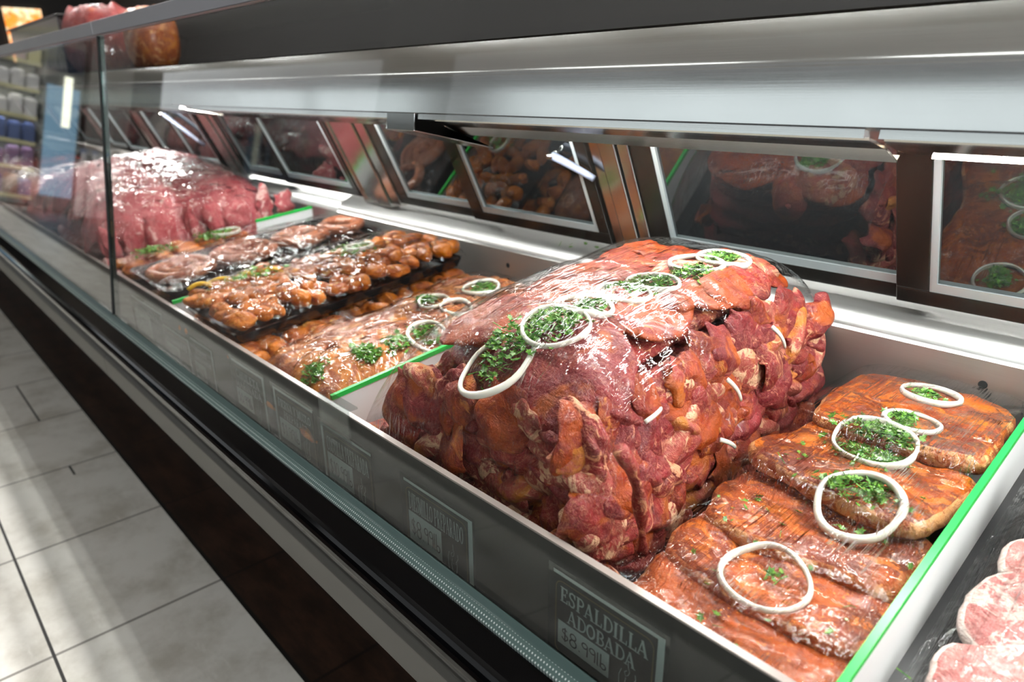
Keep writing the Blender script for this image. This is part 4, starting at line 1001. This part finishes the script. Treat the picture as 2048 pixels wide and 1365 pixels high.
def price_card(x0, x1, z1, lines, price, label, side='r', bg='card_black', H=.115):
    y = .4605; z0 = z1 - H; W = x1 - x0
    e = empty('price_card', ((x0 + x1) / 2, y, z0), label, 'price card', 'price cards behind the front glass')
    b = MB(); b.box(x0, x1, y, y + .0012, z0, z1); b.build('card', bg, e)
    b = MB(); bw = .008
    b.box(x0, x1, y - .0004, y, z1 - .004, z1)
    if side == 'r': b.box(x1 - bw, x1, y - .0004, y, z0, z1 - .004)
    else: b.box(x0, x0 + .006, y - .0004, y, z0, z1 - .004)
    b.build('white_border', 'card_white', e)
    ix0, ix1 = x0 + .004 + (.006 if side == 'l' else 0), x1 - .004 - (bw if side == 'r' else 0)
    b = MB(); ribbon(b, rrect(ix0, ix1, z0 + .006, z1 - .011, .010), .0012, y - .0003); b.build('gold_frame', 'card_gold', e)
    tx0, tx1 = ix0 + .006, ix1 - .006
    b = MB(); zt_ = z1 - .017
    for k, (tx, a, c, h) in enumerate(lines):
        letters(b, tx, tx0 + (tx1 - tx0) * a, tx0 + (tx1 - tx0) * c, zt_ - h, h, y - .0006); zt_ -= h + .0045
    b.build('lettering', 'card_white', e)
    bx1 = tx0 + (tx1 - tx0) * .60; bz1 = zt_ + .001; bz0 = z0 + .020
    b = MB(); b.box(tx0 - .002, bx1, y - .0005, y, bz0, bz1); b.build('price_label', 'card_white', e)
    b = MB(); script(b, price, tx0 + .003, bx1 - .002, bz0 + (bz1 - bz0) * .2, (bz1 - bz0) * .62, y - .0008, .0019); b.build('handwriting', 'ink', e)
    # little ox head outline
    b = MB(); cx = (bx1 + tx1) / 2 + .002; cz = z0 + .030; s_ = .016
    for pts in ([(-.9, 1.0), (-1.2, .4), (-1.15, -.4), (-.7, -1.1), (0, -1.5), (.7, -1.5), (1.3, -1.9)], [(-.1, 1.9), (-.05, 1.4), (.15, 1.1), (.0, .8), (-.35, .6), (-.5, .9), (-.2, 1.1)], [(.85, 1.2), (.95, .8), (.7, .5), (.45, .3)],
                [(-.3, .5), (-.45, -.2), (-.2, -.9), (.2, -1.1), (.55, -.8), (.7, 0), (.6, .4)], [(-.1, .1), (.05, .0)], [(.35, .2), (.5, .1)], [(.0, -.7), (.3, -.75)]):
        ribbon(b, [(cx + p[0] * s_ * .62, cz + p[1] * s_) for p in pts], .0009, y - .0006)
    b.build('ox_emblem', 'card_white', e)
    b = MB(); b.box(x0 - .006, x1 + .006, y - .0022, y - .0016, z0 - .004, z1 + .008); b.build('clear_sleeve', 'sleeve', e)
def cx_(px, py): r = pix(px, py); q = CAM + r * (.4605 / r.y); return q.x, q.z
def card_px(pl, pr, *a, **k):
    (x0, za), (x1, zb) = cx_(*pl), cx_(*pr); price_card(x0, x1, (za + zb) / 2, *a, **k)
card_px((1108, 1140), (1332, 1277), [('ESPALDILLA', 0, 1.0, .020), ('ADOBADA', .1, .88, .019)], '$8.99lb', 'black price card with white letters ESPALDILLA ADOBADA under the adobo steaks')
card_px((807, 953), (944, 1046), [('DIESMILLO PREPARADO', 0, 1.0, .028)], '$8.99lb', 'black price card with white letters DIESMILLO PREPARADO under the tall pile')
card_px((641, 845), (741, 907), [('COSTILLA PREPARADA', 0, 1.0, .028)], '$10.99lb', 'black price card with white letters COSTILLA PREPARADA left of the diesmillo card', side='l')
card_px((545, 772), (624, 822), [('PIERNA Y MUSLO', 0, 1.0, .016), ('PREPARADO', .15, .88, .015)], '$1.99lb', 'black price card with white letters PIERNA Y MUSLO PREPARADO', side='l')
card_px((462, 716), (526, 757), [('CHULETA', .05, .95, .017), ('MARINADA', .0, 1.0, .016)], '$0.99lb', 'blurred black price card right of a gap under the chicken trays', side='r')
card_px((380, 675), (423, 702), [('||||||||', .1, .8, .014), ('||||||||||', .0, 1.0, .014)], '$8.99lb', 'blurred price card without border under the sausage tray')
card_px((325, 648), (376, 681), [('||||||||||', .0, 1.0, .020)], '$8.99lb', 'blurred price card with white right border next to the navy card')
card_px((262, 590), (322, 628), [('||||||||', .1, .9, .012)], '$8.99lb', 'blurred navy blue card nearest the dark glass seam', bg='card_navy')
# loose clear rail clip on the panel lip
a0, a1 = cx_(640, 790)[0], cx_(700, 828)[0]
b = MB(); b.box(a0, a1, .456, .459, .655, .712); b.box(a0, a1, .459, .474, .709, .712); tag(b.build('rail_clip', 'acrylic'), 'clear plastic clip on the panel lip before the white divider', 'clip')

# ------------------------------------------------------------------ things on top of the case
def top_box(px0, px1, y0, y1, z1, name, mat, label, cat):
    r0 = pix(*px0); r1 = pix(*px1); xa = CAM.x + r0.x * (y0 / r0.y); xb = CAM.x + r1.x * (y0 / r1.y)
    return xa, xb
b = MB(); b.box(-5.35, -4.15, .90, 1.08, 1.2365, 1.50); b.box(-5.37, -4.13, .89, 1.09, 1.50, 1.51); tag(b.build('black_box', 'black_tray', bevel=.004), 'black plastic box standing on the counter top shelf at upper left', 'box')
zf = lambda x, y: 1.238
b = slab_mesh(-3.72, .96, .36, .12, 0, zf, .26, 300, ex=2.4, wave=.03); tag(b.build('meat_package', 'purple_beef', smooth=True), 'red meat package lying on top of the counter at upper left', 'meat package')
film_over(-4.09, -3.36, .835, 1.09, lambda x, y: 1.245 + .265 * (1 - min(1, abs((x + 3.72) / .365)) ** 3) ** .5 * (1 - min(1, abs((y - .96) / .125)) ** 3) ** .5, 'crinkled film around the red meat package on the counter top', 'crinkled_film', 30, 30, wr=.01)
b = slab_mesh(-3.04, .96, .13, .09, 0, zf, .21, 303, ex=2.4, wave=.02); tag(b.build('meat_package', 'rib_meat', smooth=True), 'brownish meat package on top of the counter, right of the red one', 'meat package')

# ------------------------------------------------------------------ far end of the shop (mirrored in the front glass)
XW = -12.0
e = empty('store_shelf', (XW - .25, -.55, 0), 'tall grocery shelf with yellow price rails at the far end of the aisle', 'shelf')
simple('yellow_rail', (.8, .76, .45), .4)
levels = [.15, .55, .90, 1.25, 1.62, 1.98]
b = MB(); b.box(XW - .5, XW - .46, -1.15, .10, 0, 2.35); b.build('back_panel', 'pillar_grey', e)
for z in levels:
    b = MB(); b.box(XW - .46, XW, -1.15, .10, z - .02, z); o = b.build('shelf_board', 'pillar_grey', e)
    b = MB(); b.box(XW, XW + .01, -1.15, .10, z - .04, z + .012); b.build('price_rail', 'yellow_rail', o)
    b = MB(); b.box(XW - .06, XW - .01, -1.12, .07, z - .03, z - .021); b.build('shelf_fill_lamp', 'shelf_fill_glow', o)  # added strips that brighten the shelf for its mirror image
kinds = [('pink_box', (.8, .6, .62)), ('white_carton', (.85, .85, .85)), ('blue_box', (.10, .15, .35)), ('brown_bag', (.25, .15, .10)), ('purple_box', (.22, .15, .28)), ('yellow_box', (.8, .75, .4))]
for nm, c in kinds: simple('pk_' + nm, c, .4)
lv = ['lowest', 'second', 'third', 'fourth', 'fifth', 'top']
for i, z in enumerate(levels):
    for k in range(7):
        y = -1.07 + .17 * k; h = rng.uniform(.18, .27)
        nm = (['brown_bag', 'purple_box', 'blue_box'] if i < 3 else ['white_carton', 'white_carton', 'pink_box', 'yellow_box'])[rng.randrange(3 if i < 3 else 4)]
        b = MB(); b.box(XW - .2, XW - .03, y - .07, y + .07, z + .001, z + h); b.box(XW - .17, XW - .06, y - .05, y + .05, z + h, z + h + .015)
        tag(b.build('grocery_carton', 'pk_' + nm, bevel=.006), 'grocery carton on the %s shelf at the far end of the aisle' % lv[i], 'carton', 'cartons on the %s far shelf' % lv[i])
e = empty('drinks_cooler', (XW - .3, -1.45, 0), 'lit blue drinks cooler beside the far grocery shelf', 'cooler')
b = MB(); b.box(XW - .6, XW - .05, -1.68, -1.2, 0, 2.4); b.build('cabinet', 'pillar_grey', e)
b = MB(); b.box(XW - .05, XW - .03, -1.64, -1.24, .2, 1.75); b.build('glowing_door', 'cooler_glow', e)
b = MB(); b.box(XW - .05, XW - .02, -1.66, -1.22, 1.95, 2.3); b.build('header_sign', 'card_navy', e)
b = MB(); b.box(XW - .03, XW - .01, -1.54, -1.44, 1.2, 1.9); b.build('light_strip', 'strip_glow', e)
b = MB(); b.box(XW - .5, XW + .0, -2.3, -1.75, 0, 3.0); struct(b.build('trim_2', 'wall_cream'))
for k in range(3):
    e = empty('water_jug', (XW + .35, -1.95 + .14 * k, 0), 'white water jug with blue cap on the floor by the far pillar', 'jug', 'water jugs by the far pillar')
    b = MB(); b.tube([(XW + .35, -1.95 + .14 * k, z) for z in (0, .02, .4, .75, .8, .9)], lambda q: .065 if q < .75 else .035, 14); b.build('body', 'white_board', e, smooth=True)
    b = MB(); b.tube([(XW + .35, -1.95 + .14 * k, z) for z in (.9, .96)], .04, 14); b.build('cap', 'pk_blue_box', e)
# glowing food picture on the far wall
r0, r1 = pix(4, 14), pix(96, 88)
p0 = CAM + r0 * (-12.55 / r0.x); p1 = CAM + r1 * (-12.55 / r1.x)
b = MB(); b.box(-12.59, -12.55, p0.y, p1.y, p1.z - .25, p0.z); tag(b.build('menu_lightbox', 'menu_glow'), 'glowing orange food picture on the far wall, top left', 'sign')
